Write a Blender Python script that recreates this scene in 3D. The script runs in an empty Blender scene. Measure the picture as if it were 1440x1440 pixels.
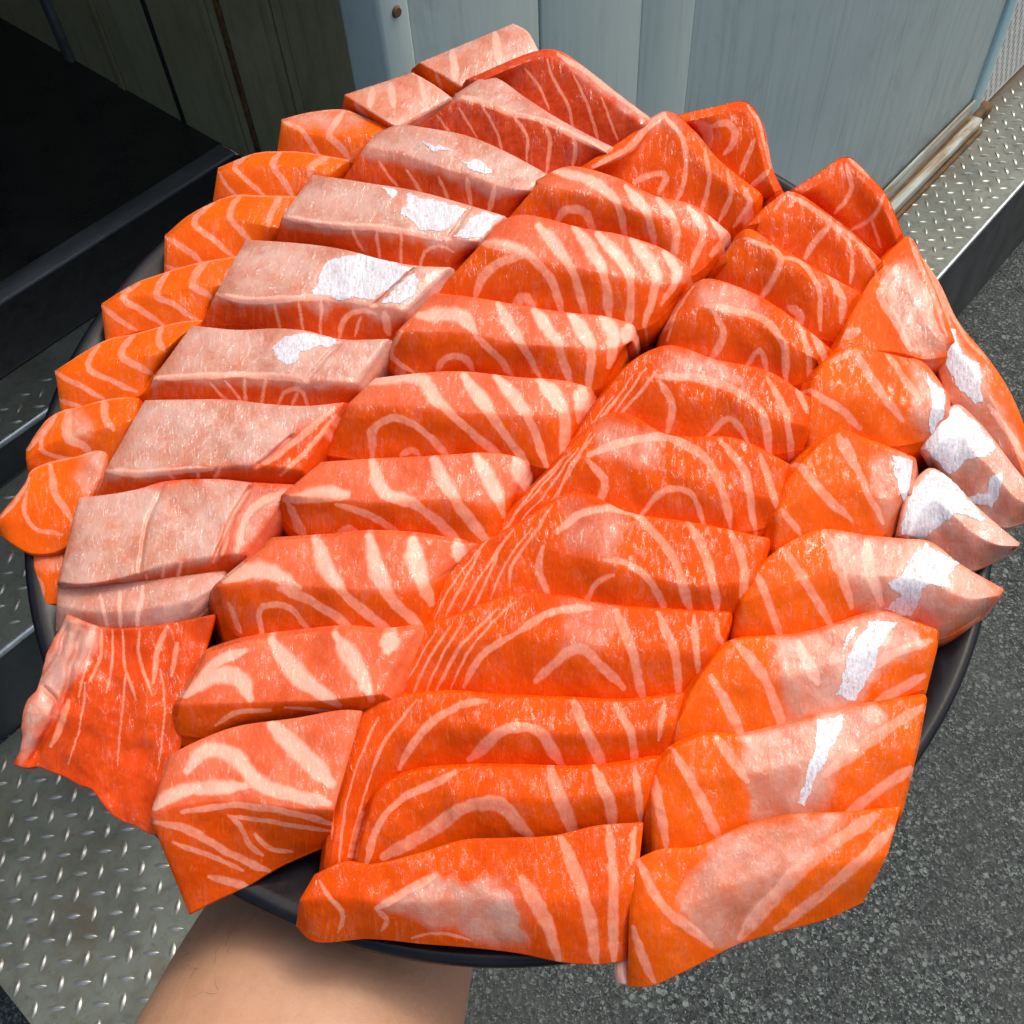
import bpy, bmesh, math, random
import numpy as np
from mathutils import Vector, Matrix
R_ = math.radians
SC = bpy.context.scene
COL = SC.collection
random.seed(4)

# ------------------------------------------------------------------ camera
# world: X along the metal steps, Y into the building, Z up, 0 = lower step
CAMZ = 1.55
FPX = 1440.0
dn = np.array([80, 1030, 1440.0]); dn /= np.linalg.norm(dn)
d1 = np.array([2080, -1920, 1440.0]); d1 -= dn * d1.dot(dn); d1 /= np.linalg.norm(d1)
RC = np.array([d1, np.cross(-dn, d1), -dn])          # camera (right, down, forward) -> world
CP = np.array([0, 0, CAMZ])
cam_d = bpy.data.cameras.new('camera'); cam = bpy.data.objects.new('camera', cam_d); COL.objects.link(cam)
cam_d.sensor_fit = 'HORIZONTAL'; cam_d.sensor_width = 36; cam_d.lens = 36.0
cam_d.clip_start = 0.02; cam_d.clip_end = 200
rx, ry, rz = RC[:, 0], RC[:, 1], RC[:, 2]
cam.matrix_world = Matrix(((rx[0], -ry[0], -rz[0], 0), (rx[1], -ry[1], -rz[1], 0), (rx[2], -ry[2], -rz[2], CAMZ), (0, 0, 0, 1)))
SC.camera = cam

# ------------------------------------------------------------------ sky and sun (soft daylight)
SUN_EL, SUN_AZ = R_(58), R_(-8)     # azimuth measured from +X towards +Y
w = bpy.data.worlds.new('World'); SC.world = w; w.use_nodes = True
nt = w.node_tree; nt.nodes.clear()
sky = nt.nodes.new('ShaderNodeTexSky'); sky.sky_type = 'NISHITA'; sky.sun_disc = False
sky.sun_elevation = SUN_EL; sky.sun_rotation = R_(90) - SUN_AZ
sky.air_density = 0.9; sky.dust_density = 6.0; sky.ozone_density = 0.5
bg = nt.nodes.new('ShaderNodeBackground'); bg.inputs[1].default_value = 0.15
wo = nt.nodes.new('ShaderNodeOutputWorld')
nt.links.new(sky.outputs[0], bg.inputs[0]); nt.links.new(bg.outputs[0], wo.inputs[0])
sl = bpy.data.lights.new('sun', 'SUN'); sl.energy = 0.5; sl.angle = R_(10); sl.color = (1, .95, .87)
so = bpy.data.objects.new('sun', sl); COL.objects.link(so)
sd = Vector((math.cos(SUN_EL) * math.cos(SUN_AZ), math.cos(SUN_EL) * math.sin(SUN_AZ), math.sin(SUN_EL)))
so.rotation_euler = sd.to_track_quat('Z', 'Y').to_euler()
SC.view_settings.view_transform = 'Standard'; SC.view_settings.look = 'None'
SC.view_settings.exposure = 0.46; SC.view_settings.gamma = 1
SC.render.engine = 'CYCLES'
SC.cycles.use_denoising = True
SC.cycles.max_bounces = 8

# ------------------------------------------------------------------ helpers
def tag(o, label=None, cat=None, group=None, kind=None):
    if label: o['label'] = label
    if cat: o['category'] = cat
    if group: o['group'] = group
    if kind: o['kind'] = kind
    return o

def link(name, me, mats, parent=None):
    o = bpy.data.objects.new(name, me); COL.objects.link(o)
    if mats is not None and not me.materials:
        for m in (mats if isinstance(mats, (list, tuple)) else [mats]): me.materials.append(m)
    if parent: o.parent = parent
    return o

def empty(name, loc=(0, 0, 0)):
    o = bpy.data.objects.new(name, None); o.location = loc; o.empty_display_size = .05
    COL.objects.link(o); return o

def box_bm(bm, x0, x1, y0, y1, z0, z1, bev=0.0, seg=2):
    r = bmesh.ops.create_cube(bm, size=1)
    bmesh.ops.scale(bm, vec=(x1 - x0, y1 - y0, z1 - z0), verts=r['verts'])
    bmesh.ops.translate(bm, vec=((x0 + x1) / 2, (y0 + y1) / 2, (z0 + z1) / 2), verts=r['verts'])
    if bev:
        es = list({e for v in r['verts'] for e in v.link_edges})
        bmesh.ops.bevel(bm, geom=es, offset=bev, segments=seg, affect='EDGES', profile=.5)

def box(name, x0, x1, y0, y1, z0, z1, m, parent=None, bev=0.0, seg=2):
    bm = bmesh.new(); box_bm(bm, x0, x1, y0, y1, z0, z1, bev, seg)
    me = bpy.data.meshes.new(name); bm.to_mesh(me); bm.free()
    if bev:
        for p in me.polygons: p.use_smooth = True
    o = link(name, me, m, parent)
    return o

# ---- material helper
class MT:
    def __init__(s, name, **kw):
        s.m = bpy.data.materials.new(name); s.m.use_nodes = True
        s.nt = s.m.node_tree; s.b = s.nt.nodes['Principled BSDF']
        for k, v in kw.items(): s.set(k.replace('_', ' '), v)
    def set(s, k, v):
        i = s.b.inputs[k]
        if hasattr(v, 'is_linked') or isinstance(v, bpy.types.NodeSocket): s.nt.links.new(v, i)
        else: i.default_value = (*v, 1) if isinstance(v, tuple) and len(v) == 3 and i.type == 'RGBA' else v
    def n(s, t, props=None, **ins):
        nd = s.nt.nodes.new(t)
        for k, v in (props or {}).items(): setattr(nd, k, v)
        for k, v in ins.items():
            k = k.replace('_', ' ')
            i = nd.inputs[int(k[1:])] if k[0] == 'i' and k[1:].isdigit() else nd.inputs[k]
            if isinstance(v, bpy.types.NodeSocket): s.nt.links.new(v, i)
            else: i.default_value = v
        return nd
    def coord(s, kind='Object', scale=(1, 1, 1), rot=(0, 0, 0)):
        c = s.n('ShaderNodeTexCoord').outputs[kind]
        return s.n('ShaderNodeMapping', None, Vector=c, Scale=scale, Rotation=rot).outputs[0]
    def noise(s, vec, scale, detail=3, rough=.55, dist=0):
        return s.n('ShaderNodeTexNoise', None, Vector=vec, Scale=scale, Detail=detail, Roughness=rough, Distortion=dist).outputs[0]
    def ramp(s, fac, *stops):
        nd = s.n('ShaderNodeValToRGB', None, Fac=fac)
        cr = nd.color_ramp
        while len(cr.elements) < len(stops): cr.elements.new(.5)
        for e, (p, c) in zip(cr.elements, stops):
            e.position = p; e.color = (c, c, c, 1) if not isinstance(c, tuple) else (*c, 1)
        return nd.outputs[0]
    def mix(s, fac, a, b, mode='MIX'):
        nd = s.n('ShaderNodeMix', {'data_type': 'RGBA', 'blend_type': mode})
        for idx, v in ((0, fac), (6, a), (7, b)):
            i = nd.inputs[idx]
            if isinstance(v, bpy.types.NodeSocket): s.nt.links.new(v, i)
            else: i.default_value = (*v, 1) if isinstance(v, tuple) and len(v) == 3 else v
        return nd.outputs[2]
    def math(s, op, a, b=0.0):
        nd = s.n('ShaderNodeMath', {'operation': op})
        for i, v in ((0, a), (1, b)):
            if isinstance(v, bpy.types.NodeSocket): s.nt.links.new(v, nd.inputs[i])
            else: nd.inputs[i].default_value = v
        return nd.outputs[0]
    def bump(s, h, strength, dist, normal=None):
        nd = s.n('ShaderNodeBump', None, Height=h, Strength=strength, Distance=dist)
        if normal is not None: s.nt.links.new(normal, nd.inputs['Normal'])
        return nd.outputs[0]

# ---- salmon
def salmon_mat():
    M = MT('salmon_flesh')
    at = M.n('ShaderNodeAttribute', {'attribute_name': 'mask'})
    sp = M.n('ShaderNodeSeparateColor', None, Color=at.outputs['Color'])
    fat, pale, red, warm = sp.outputs[0], sp.outputs[1], sp.outputs[2], at.outputs['Alpha']
    uv = M.n('ShaderNodeTexCoord').outputs['UV']
    ob = M.n('ShaderNodeTexCoord').outputs['Object']
    uvm = lambda sy, r: M.n('ShaderNodeMapping', None, Vector=uv, Scale=(1, sy, 1), Rotation=(0, 0, r)).outputs[0]
    fib = M.noise(uvm(.34, .25), 720, 3, .6, .6)
    big = M.noise(ob, 70, 3, .5)
    mid = M.noise(ob, 330, 3, .6)
    crum = M.noise(ob, 520, 3, .65, .8)
    fine = M.noise(ob, 1500, 2, .6)
    base = M.mix(M.ramp(big, (.3, 0.0), (.7, 1.0)), (.66, .056, .0006), (.80, .092, .0012))
    base = M.mix(warm, base, M.mix(M.ramp(big, (.3, 0.0), (.7, 1.0)), (.80, .105, .002), (.88, .150, .004)))
    base = M.mix(M.math('MULTIPLY', M.ramp(fib, (.58, 0.0), (.70, 1.0)), .42), base, (.88, .19, .03))
    base = M.mix(M.math('MULTIPLY', M.ramp(fine, (.55, 0.0), (.75, 1.0)), .25), base, (.62, .045, .004))
    redc = M.mix(M.ramp(mid, (.35, 0.0), (.65, 1.0)), (.50, .036, .008), (.66, .075, .020))
    base = M.mix(red, base, redc)
    pv = M.math('ADD', M.math('MULTIPLY', big, .82), M.math('MULTIPLY', crum, .18))
    palec = M.mix(M.ramp(pv, (.40, 0.0), (.62, 1.0)), (.55, .235, .145), (.66, .385, .295))
    vein = M.math('ABSOLUTE', M.math('SUBTRACT', M.noise(ob, 85, 3, .55, .8), .5))
    palec = M.mix(M.ramp(vein, (.0, .34), (.018, 0.0)), palec, (.76, .52, .43))
    soft = M.ramp(M.noise(ob, 130, 3, .55), (.34, .76), (.56, 1.0))
    base = M.mix(M.math('MULTIPLY', pale, soft), base, palec)
    fatc = M.mix(M.ramp(mid, (.3, 0.0), (.7, 1.0)), (.84, .205, .095), (.90, .33, .20))
    fatc = M.mix(pale, fatc, (.90, .48, .35))
    base = M.mix(fat, base, fatc)
    M.set('Base Color', base)
    M.set('Roughness', M.math('SUBTRACT', .5, M.math('MULTIPLY', pale, .22))); M.set('Specular IOR Level', M.math('ADD', .07, M.math('MULTIPLY', pale, .38)))
    M.set('Subsurface Weight', .18); M.set('Subsurface Radius', (1.0, .25, .1)); M.set('Subsurface Scale', .003)
    n1 = M.bump(M.noise(ob, 160, 2, .5), .35, .0016)
    n2 = M.bump(fib, .32, .0005, n1)
    M.set('Normal', M.bump(fine, .25, .00025, n2))
    # a broken film of moisture: small glints, most of them on the fat and on the membrane
    spk = M.noise(uvm(.42, -.15), 470, 3, .62, .7)
    wet = M.math('MAXIMUM', M.math('MAXIMUM', pale, M.math('MULTIPLY', fat, .6)), M.ramp(big, (.42, .08), (.60, 1.0)))
    M.set('Coat Weight', M.math('MULTIPLY', M.ramp(spk, (.50, 0.0), (.54, 1.0)), wet)); M.set('Coat Roughness', .06); M.set('Coat IOR', 1.62)
    M.set('Coat Normal', M.bump(crum, .30, .0006, M.bump(spk, .9, .0016, n1)))
    return M.m
SALMON = salmon_mat()

def silver_mat():
    M = MT('silver_skin')
    ob = M.coord('Object'); uv = M.coord('UV', (1, .25, 1), (0, 0, .3))
    a = M.noise(uv, 1000, 3, .65, .6); b = M.noise(ob, 380, 3, .6)
    c = M.mix(M.ramp(a, (.35, 0.0), (.6, 1.0)), (.58, .54, .56), (.78, .77, .785))
    c = M.mix(M.ramp(M.noise(ob, 620, 3, .7, .5), (.58, 0.0), (.66, .8)), c, (.66, .33, .25))
    M.set('Base Color', c); M.set('Roughness', .33); M.set('Specular IOR Level', .5)
    M.set('Normal', M.bump(a, .6, .0004, M.bump(b, .4, .001)))
    return M.m
SILVER = silver_mat()

def mat_simple(name, c0, c1, scale, rough=(.4, .6), metal=0, bump=.2, bd=.002, stretch=(1, 1, 1), spec=.5, coord='Object'):
    M = MT(name)
    v = M.coord(coord, stretch)
    n = M.noise(v, scale, 6, .6)
    M.set('Base Color', M.ramp(n, (.3, c0), (.7, c1)))
    M.set('Roughness', M.ramp(n, (.3, rough[0]), (.7, rough[1])))
    M.set('Metallic', metal); M.set('Specular IOR Level', spec)
    if bump: M.set('Normal', M.bump(M.noise(v, scale * 4, 4, .6), bump, bd))
    return M

PLATE_M = mat_simple('black_melamine', (.006, .006, .008), (.012, .012, .015), 60, (.18, .28), 0, .10, .0006, spec=.25).m

def tread_mat():
    M = MT('worn_tread_steel')
    o = M.coord('Object'); n = M.noise(o, 9, 6, .65, .6); f = M.noise(o, 60, 5, .65)
    c = M.mix(M.ramp(n, (.35, 0.0), (.68, 1.0)), (.098, .114, .090), (.185, .21, .17))
    c = M.mix(M.math('MULTIPLY', M.ramp(f, (.50, 0.0), (.70, 1.0)), .6), c, (.07, .068, .050))
    r = M.noise(o, 5, 5, .7, 1.0)
    c = M.mix(M.math('MULTIPLY', M.ramp(r, (.54, 0.0), (.74, 1.0)), .65), c, (.12, .085, .04))
    sx = M.n('ShaderNodeSeparateXYZ', None, Vector=o)
    st = M.math('MULTIPLY', M.ramp(M.math('ADD', sx.outputs[1], M.math('MULTIPLY', M.noise(o, 22, 4, .6), .08)), (.66, 0.0), (.72, .85)), M.ramp(M.math('MULTIPLY', sx.outputs[0], .25), (.36, 0.0), (.40, 1.0)))
    c = M.mix(st, c, (.085, .055, .022))
    M.set('Base Color', c); M.set('Metallic', .12)
    M.set('Roughness', M.ramp(f, (.3, .38), (.7, .62)))
    M.set('Normal', M.bump(f, .25, .0015))
    return M.m
TREAD_M = tread_mat()
LUG_M = mat_simple('polished_lug_steel', (.24, .25, .22), (.44, .45, .41), 90, (.25, .4), .55, .15, .0005).m
RISER_M = mat_simple('dark_riser_steel', (.035, .038, .036), (.085, .09, .085), 14, (.45, .65), .3, .2, .001, (1, 1, .4)).m
NOSE_M = mat_simple('worn_bright_edge_steel', (.45, .50, .49), (.70, .76, .75), 40, (.22, .35), .6, .1, .0005).m

def asphalt_mat():
    M = MT('asphalt')
    o = M.coord('Object')
    wv = M.n('ShaderNodeTexNoise', None, Vector=o, Scale=120, Detail=3).outputs[1]
    od = M.n('ShaderNodeVectorMath', {'operation': 'MULTIPLY_ADD'}, i0=wv, i1=(.010, .010, .010), i2=o).outputs[0]
    v1 = M.n('ShaderNodeTexVoronoi', None, Vector=od, Scale=205)
    v2 = M.n('ShaderNodeTexVoronoi', None, Vector=od, Scale=78)
    v3 = M.n('ShaderNodeTexVoronoi', None, Vector=od, Scale=420)
    s3 = M.n('ShaderNodeSeparateColor', None, Color=v3.outputs['Color'])
    s1 = M.n('ShaderNodeSeparateColor', None, Color=v1.outputs['Color'])
    s2 = M.n('ShaderNodeSeparateColor', None, Color=v2.outputs['Color'])
    n = M.noise(o, 7, 6, .7); n2 = M.noise(o, 300, 4, .7)
    c = M.mix(s1.outputs[0], (.016, .020, .019), (.072, .086, .081))
    c = M.mix(M.ramp(s1.outputs[1], (.84, 0.0), (.97, 1.0)), c, (.19, .225, .205))
    c = M.mix(M.ramp(s3.outputs[0], (.90, 0.0), (.97, .8)), c, (.26, .30, .28))
    chip = M.math('MULTIPLY', M.ramp(s2.outputs[0], (.88, 0.0), (.90, 1.0)), M.ramp(v2.outputs['Distance'], (.30, 1.0), (.42, 0.0)))
    c = M.mix(chip, c, (.21, .25, .23))
    c = M.mix(M.math('MULTIPLY', M.ramp(n2, (.5, 0.0), (.7, 1.0)), .5), c, (.02, .022, .024))
    c = M.mix(M.ramp(M.noise(o, 3.2, 5, .65), (.44, 0.0), (.62, .38)), c, (.080, .087, .083))
    c = M.mix(M.ramp(n, (.52, 0.0), (.70, .5)), c, (.03, .032, .032))
    M.set('Base Color', c); M.set('Roughness', .8); M.set('Specular IOR Level', .35)
    h = M.math('ADD', v1.outputs['Distance'], n2)
    M.set('Normal', M.bump(h, .7, .004))
    return M.m
ASPHALT = asphalt_mat()

def painted_mat(name, a, b, rusty=True):
    M = MT(name)
    o = M.coord('Object'); g = M.coord('Object', (1, 1, .06))
    n = M.noise(o, 5, 6, .6); st = M.noise(g, 55, 5, .65, .6)
    c = M.mix(M.ramp(n, (.3, 0.0), (.7, 1.0)), a, b)
    c = M.mix(M.math('MULTIPLY', M.ramp(st, (.50, 0.0), (.72, 1.0)), .45), c, tuple(x * .62 for x in a))
    if rusty:
        sep = M.n('ShaderNodeSeparateXYZ', None, Vector=M.n('ShaderNodeTexCoord').outputs['Object'])
        low = M.math('SUBTRACT', 1.0, M.math('MULTIPLY', sep.outputs[2], 5.0))
        k = M.math('MULTIPLY', M.math('MAXIMUM', low, 0.0), M.ramp(M.noise(o, 16, 5, .7), (.45, 0.0), (.62, 1.0)))
        c = M.mix(M.math('MULTIPLY', k, .55), c, (.20, .13, .055))
    gr = M.noise(M.coord('Object', (1, 1, .5)), 7, 6, .75, .8)
    c = M.mix(M.ramp(gr, (.54, 0.0), (.72, .45)), c, tuple(x * .45 for x in (a[0] * 1.15, a[1], a[2] * .9)))
    M.set('Base Color', c); M.set('Roughness', M.ramp(st, (.3, .42), (.7, .6)))
    M.set('Normal', M.bump(st, .25, .0012))
    return M.m
WALL_M = painted_mat('painted_blue_grey_boards', (.43, .53, .49), (.48, .58, .54), False)
SHEET_M = painted_mat('painted_blue_grey_sheet', (.44, .54, .51), (.50, .60, .56))
STRIP_M = painted_mat('pale_blue_trim_paint', (.46, .72, .74), (.56, .80, .81), False)

def rail_mat():
    M = MT('rusty_white_rail')
    o = M.coord('Object', (.10, 1, 1)); n = M.noise(o, 40, 6, .7, .5); s = M.noise(o, 90, 4, .6)
    c = M.mix(M.ramp(s, (.3, 0.0), (.7, 1.0)), (.34, .38, .33), (.52, .56, .50))
    c = M.mix(M.ramp(n, (.42, 0.0), (.60, 1.0)), c, (.26, .15, .045))
    c = M.mix(M.ramp(n, (.68, 0.0), (.78, 1.0)), c, (.07, .035, .015))
    M.set('Base Color', c); M.set('Roughness', .5); M.set('Normal', M.bump(n, .4, .002))
    return M.m
RAIL_M = rail_mat()
RUST_M = mat_simple('brown_rust', (.035, .018, .008), (.24, .12, .03), 55, (.7, .9), 0, .5, .002, (.5, 1, 1)).m
PERF_M = mat_simple('white_perforated_sheet', (.74, .74, .66), (.84, .84, .77), 30, (.4, .6), .1, .1, .0005).m
OLIVE_M = painted_mat('olive_grey_cladding', (.26, .245, .125), (.36, .34, .19), False)
DARK_M = mat_simple('black_rubber', (.016, .017, .016), (.034, .035, .032), 40, (.6, .8), 0, .3, .002).m
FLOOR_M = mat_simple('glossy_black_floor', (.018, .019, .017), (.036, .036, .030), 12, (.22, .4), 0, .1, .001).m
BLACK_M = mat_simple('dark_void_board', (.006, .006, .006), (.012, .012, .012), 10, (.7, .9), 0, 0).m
STREAK_M = mat_simple('dull_aluminium_strip', (.10, .11, .11), (.26, .28, .27), 14, (.4, .6), .4, .15, .001, (.3, 1, 1)).m

# ------------------------------------------------------------------ ground
GZ = -0.38
def plane(name, x0, x1, y0, y1, z, m, kind='structure'):
    me = bpy.data.meshes.new(name)
    me.from_pydata([(x0, y0, z), (x1, y0, z), (x1, y1, z), (x0, y1, z)], [], [(0, 1, 2, 3)])
    return tag(link(name, me, m), kind=kind)
plane('ground', -60, 60, -60, 60, GZ, ASPHALT)

# ------------------------------------------------------------------ metal steps
stairs = tag(empty('metal_steps', (.8, .8, GZ)), 'metal checker plate steps with bright worn edges below the dark doorway', 'steps')
def at_stairs(o):
    o.location = Vector(o.location) - stairs.location; o.parent = stairs; return o
def tread(parts, z, thick=.012):
    bm = bmesh.new()
    for (x0, x1, y0, y1) in parts: box_bm(bm, x0, x1, y0, y1, z - thick, z)
    me = bpy.data.meshes.new('tread'); bm.to_mesh(me); bm.free()
    return at_stairs(link('tread', me, TREAD_M))
H1, H2 = .184, .269
YF, YW, Y1, Y2, Y3 = .470, .690, 1.126, 1.402, 1.69
t0 = tread([(-.297, .560, YF, Y1), (.560, 4.2, YF, 1.0)], 0)
t1 = tread([(-.297, 1.0, Y1, Y2)], H1)
t2 = tread([(-.297, 1.0, Y2, Y3)], H2)
def riser(x0, x1, y, z0, z1):
    return at_stairs(box('riser', x0, x1, y, y + .006, z0, z1, RISER_M))
riser(-.295, 4.2, YF + .004, GZ, -.0122)
riser(-.295, 1.0, Y1 + .006, .0005, H1 - .0122)
riser(-.295, 1.0, Y2 + .006, H1 + .0005, H2 - .0122)
at_stairs(box('side_panel', -.294, -.288, YF + .011, 1.11, GZ, -.0122, RISER_M))
for (x0, x1, y, z) in ((-.299, 4.2, YF, 0), (-.299, 1.0, Y1, H1), (-.299, 1.0, Y2, H2)):
    at_stairs(box('nosing', x0, x1, y - .0042, y + .0042, z - .010, z + .0014, NOSE_M, bev=.003))
# raised lugs: lens shaped, alternating +45 / -45 degrees
def lug_mesh():
    L, W, Hh = .0128, .0050, .0026
    vs, fs = [], []
    for i, (a, hw, hz) in enumerate(((-1, .05, 0), (-.72, .62, .5), (-.3, 1, 1), (.3, 1, 1), (.72, .62, .5), (1, .05, 0))):
        vs += [(a * L, -hw * W, -.0005), (a * L, -hw * W * .45, hz * Hh), (a * L, hw * W * .45, hz * Hh), (a * L, hw * W, -.0005)]
    for i in range(5):
        for k in range(3):
            q = i * 4 + k; fs.append((q, q + 4, q + 5, q + 1))
    me = bpy.data.meshes.new('lug'); me.from_pydata(vs, [], fs)
    for p in me.polygons: p.use_smooth = True
    me.materials.append(LUG_M); return me
LUG = lug_mesh()
def proj(p):
    q = RC.T @ (np.array(p) - CP)
    return (720 + FPX * q[0] / q[2], 720 + FPX * q[1] / q[2]) if q[2] > .05 else (-9999, -9999)
def lugs(par, z, x0, x1, y0, y1):
    px_, py_ = .0442, .0440
    out = []
    for i in range(int((x0 + .239) / px_) - 1, int((x1 + .239) / px_) + 1):
        for j in range(int((y0 - .871) / py_) - 1, int((y1 - .871) / py_) + 2):
            for d in (0, 1):
                x = -.239 + i * px_ + d * px_ / 2; y = .871 + j * py_ - d * py_ / 2
                if x0 + .012 < x < x1 - .012 and y0 + .013 < y < y1 - .013:
                    out.append((x, y, z, R_(41) if d == 0 else R_(-49)))
    return out
allL = [(t0, l) for l in lugs(t0, 0, -.297, .56, YF, Y1) + lugs(t0, 0, .56, 4.0, YF, .672)]
allL += [(t1, l) for l in lugs(t1, H1, -.297, 1.0, Y1, Y2)] + [(t2, l) for l in lugs(t2, H2, -.297, 1.0, Y2, 1.50)]
def visible(l):
    x, y = proj(l[:3])
    if not (-15 < x < 1455 and -15 < y < 1455): return False
    return ((x - 716) / 640) ** 2 + ((y - 745) / 585) ** 2 > 1
vis = sorted([q for q in allL if visible(q[1])], key=lambda q: (np.array(q[1][:3]) - CP).dot(np.array(q[1][:3]) - CP))
near, rest = vis[:296], vis[296:] + [q for q in allL if not visible(q[1])]
for t, (x, y, z, a) in near:
    o = bpy.data.objects.new('lug', LUG); COL.objects.link(o); o.parent = t
    k = random.uniform(.93, 1.05)
    o.location = Vector((x + random.uniform(-.0006, .0006), y + random.uniform(-.0006, .0006), z)) - stairs.location - t.location
    o.location = Vector((x, y, z)) - stairs.location + (stairs.location - stairs.location) - t.location
    o.rotation_euler = (0, 0, a + random.uniform(-.04, .04)); o.scale = (k, random.uniform(.78, 1.06), random.uniform(.55, 1.08))
for t in (t0, t1, t2):
    vs, fs = [], []
    for (tt, (x, y, z, a)) in rest:
        if tt is not t: continue
        b = len(vs); c, s = math.cos(a), math.sin(a)
        for v in LUG.vertices: vs.append((x + v.co.x * c - v.co.y * s - stairs.location.x - t.location.x, y + v.co.x * s + v.co.y * c - stairs.location.y - t.location.y, z + v.co.z - stairs.location.z - t.location.z))
        for p in LUG.polygons: fs.append(tuple(b + i for i in p.vertices))
    if vs:
        me = bpy.data.meshes.new('distant_lugs'); me.from_pydata(vs, [], fs)
        o = link('distant_lugs', me, LUG_M, t); tag(o, kind='stuff')

# ------------------------------------------------------------------ blue-grey wall (thin partition) and perforated panel
YP = .675
wall = tag(empty('partition_wall', (.567, YP, 0)), 'blue grey painted partition of boards and sheet with a rusty bottom rail', 'wall')
def at_wall(o):
    o.location = Vector(o.location) - wall.location; o.parent = wall; return o
at_wall(box('corner_post', .567, .6035, YP - .004, YP + .05, .003, 2.3, WALL_M, bev=.004))
for (a, b, d) in ((.6065, .7855, .001), (.788, .969, 0), (.972, 1.087, .0015)):
    at_wall(box('board', a, b, YP + d, YP + .03, .003, 2.3, WALL_M, bev=.002))
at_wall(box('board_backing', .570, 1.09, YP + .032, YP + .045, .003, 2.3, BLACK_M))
at_wall(box('steel_sheet', 1.0895, 2.372, YP + .003, YP + .03, .003, 2.3, SHEET_M, bev=.0015))
at_wall(box('corner_trim', 2.376, 2.434, YP - .005, YP + .03, .018, 2.3, STRIP_M, bev=.005))
rail = at_wall(box('bottom_rail', 1.0, 2.373, YP - .008, YP - .002, .0335, .080, RAIL_M, bev=.002))
at_wall(box('base_channel', 1.0, 2.392, YP - .034, YP - .002, .0015, .030, RAIL_M, bev=.004))
at_wall(box('rust_line', 1.0, 2.366, YP - .012, YP - .002, .0305, .0335, RUST_M))
at_wall(box('rust_seam', .999, 2.38, YP - .046, YP - .0362, .0008, .011, RUST_M, bev=.002))
at_wall(box('rust_lump', 2.38, 2.47, YP - .026, YP + .02, .001, .030, RUST_M, bev=.008))
bm = bmesh.new(); bmesh.ops.create_cone(bm, segments=12, radius1=.0055, radius2=.004, depth=.003, cap_ends=True)
bmesh.ops.rotate(bm, verts=bm.verts, cent=(0, 0, 0), matrix=Matrix.Rotation(R_(90), 3, 'X'))
bmesh.ops.translate(bm, verts=bm.verts, vec=(.587, YP - .0054, 1.078))
me = bpy.data.meshes.new('screw'); bm.to_mesh(me); bm.free(); at_wall(link('screw', me, RUST_M))

perf = tag(empty('perforated_panel', (2.46, YP, 0)), 'white metal panel with rows of small dark slots beside the pale blue trim', 'panel')
vs, fs = [], []
cw, ch, sw, sh = .0140, .043, .0045, .0130
for i in range(46):
    for j in range(60):
        x0 = 2.436 - 2.46 + i * cw; z0 = .008 + j * ch + (ch / 2 if i % 2 else 0)
        if i % 2 and j == 0:
            b = len(vs); vs += [(x0, 0, .008), (x0 + cw, 0, .008), (x0 + cw, 0, z0), (x0, 0, z0)]; fs.append((b, b + 1, b + 2, b + 3))
        xc, zc = x0 + cw / 2, z0 + ch / 2
        out = [(x0, z0), (xc, z0), (x0 + cw, z0), (x0 + cw, zc), (x0 + cw, z0 + ch), (xc, z0 + ch), (x0, z0 + ch), (x0, zc)]
        inn = [(xc - sw * .7, zc - sh * .8), (xc, zc - sh), (xc + sw * .7, zc - sh * .8), (xc + sw, zc), (xc + sw * .7, zc + sh * .8), (xc, zc + sh), (xc - sw * .7, zc + sh * .8), (xc - sw, zc)]
        b = len(vs)
        vs += [(x, 0, z) for x, z in out] + [(x, 0, z) for x, z in inn] + [(x, .0025, z) for x, z in inn]
        for k in range(8):
            l = (k + 1) % 8
            fs.append((b + k, b + l, b + 8 + l, b + 8 + k)); fs.append((b + 8 + k, b + 8 + l, b + 16 + l, b + 16 + k))
me = bpy.data.meshes.new('slotted_sheet'); me.from_pydata(vs, [], fs); link('slotted_sheet', me, PERF_M, perf)
o = box('dark_backing', 2.436, 3.06, YP + .02, YP + .026, .003, 2.05, BLACK_M); o.location -= perf.location; o.parent = perf

# ------------------------------------------------------------------ dark doorway recess
rec = tag(empty('doorway_recess', (.3, 2.0, H2)), 'dark doorway recess with olive grey cladding beside the blue grey partition', 'doorway')
def at_rec(o):
    o.location = Vector(o.location) - rec.location; o.parent = rec; return o
at_rec(box('side_cladding', .99, 1.03, Y3 + .001, 2.9, H2 + .002, 2.35, OLIVE_M))
at_rec(box('side_cladding', .99, 1.03, 1.42, Y3 - .001, H2 + .002, 2.35, OLIVE_M))
for y0, y1, d, m in ((1.445, 1.475, .006, OLIVE_M), (1.60, 1.618, .004, RUST_M), (1.645, 1.672, .006, OLIVE_M), (1.86, 1.874, .004, BLACK_M), (2.075, 2.10, .006, OLIVE_M), (2.27, 2.30, .014, STREAK_M)):
    at_rec(box('batten', .99 - d, .9895, y0, y1, H2 + .004, 2.34, m, bev=.0015))
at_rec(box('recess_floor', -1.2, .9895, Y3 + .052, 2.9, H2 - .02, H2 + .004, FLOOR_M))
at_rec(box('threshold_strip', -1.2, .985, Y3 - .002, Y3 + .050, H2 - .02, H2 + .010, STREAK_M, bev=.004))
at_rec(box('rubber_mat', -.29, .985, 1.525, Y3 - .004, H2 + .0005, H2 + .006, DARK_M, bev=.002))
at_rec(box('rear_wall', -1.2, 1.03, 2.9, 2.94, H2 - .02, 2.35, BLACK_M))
at_rec(box('shade_slab', -1.2, 1.03, 1.7, 2.94, 2.25, 2.30, BLACK_M))  # unseen slab added overhead to darken the recess
at_rec(box('side_cladding', .99, 1.03, Y1 + .02, 1.418, H1 + .002, 2.35, OLIVE_M))
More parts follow.
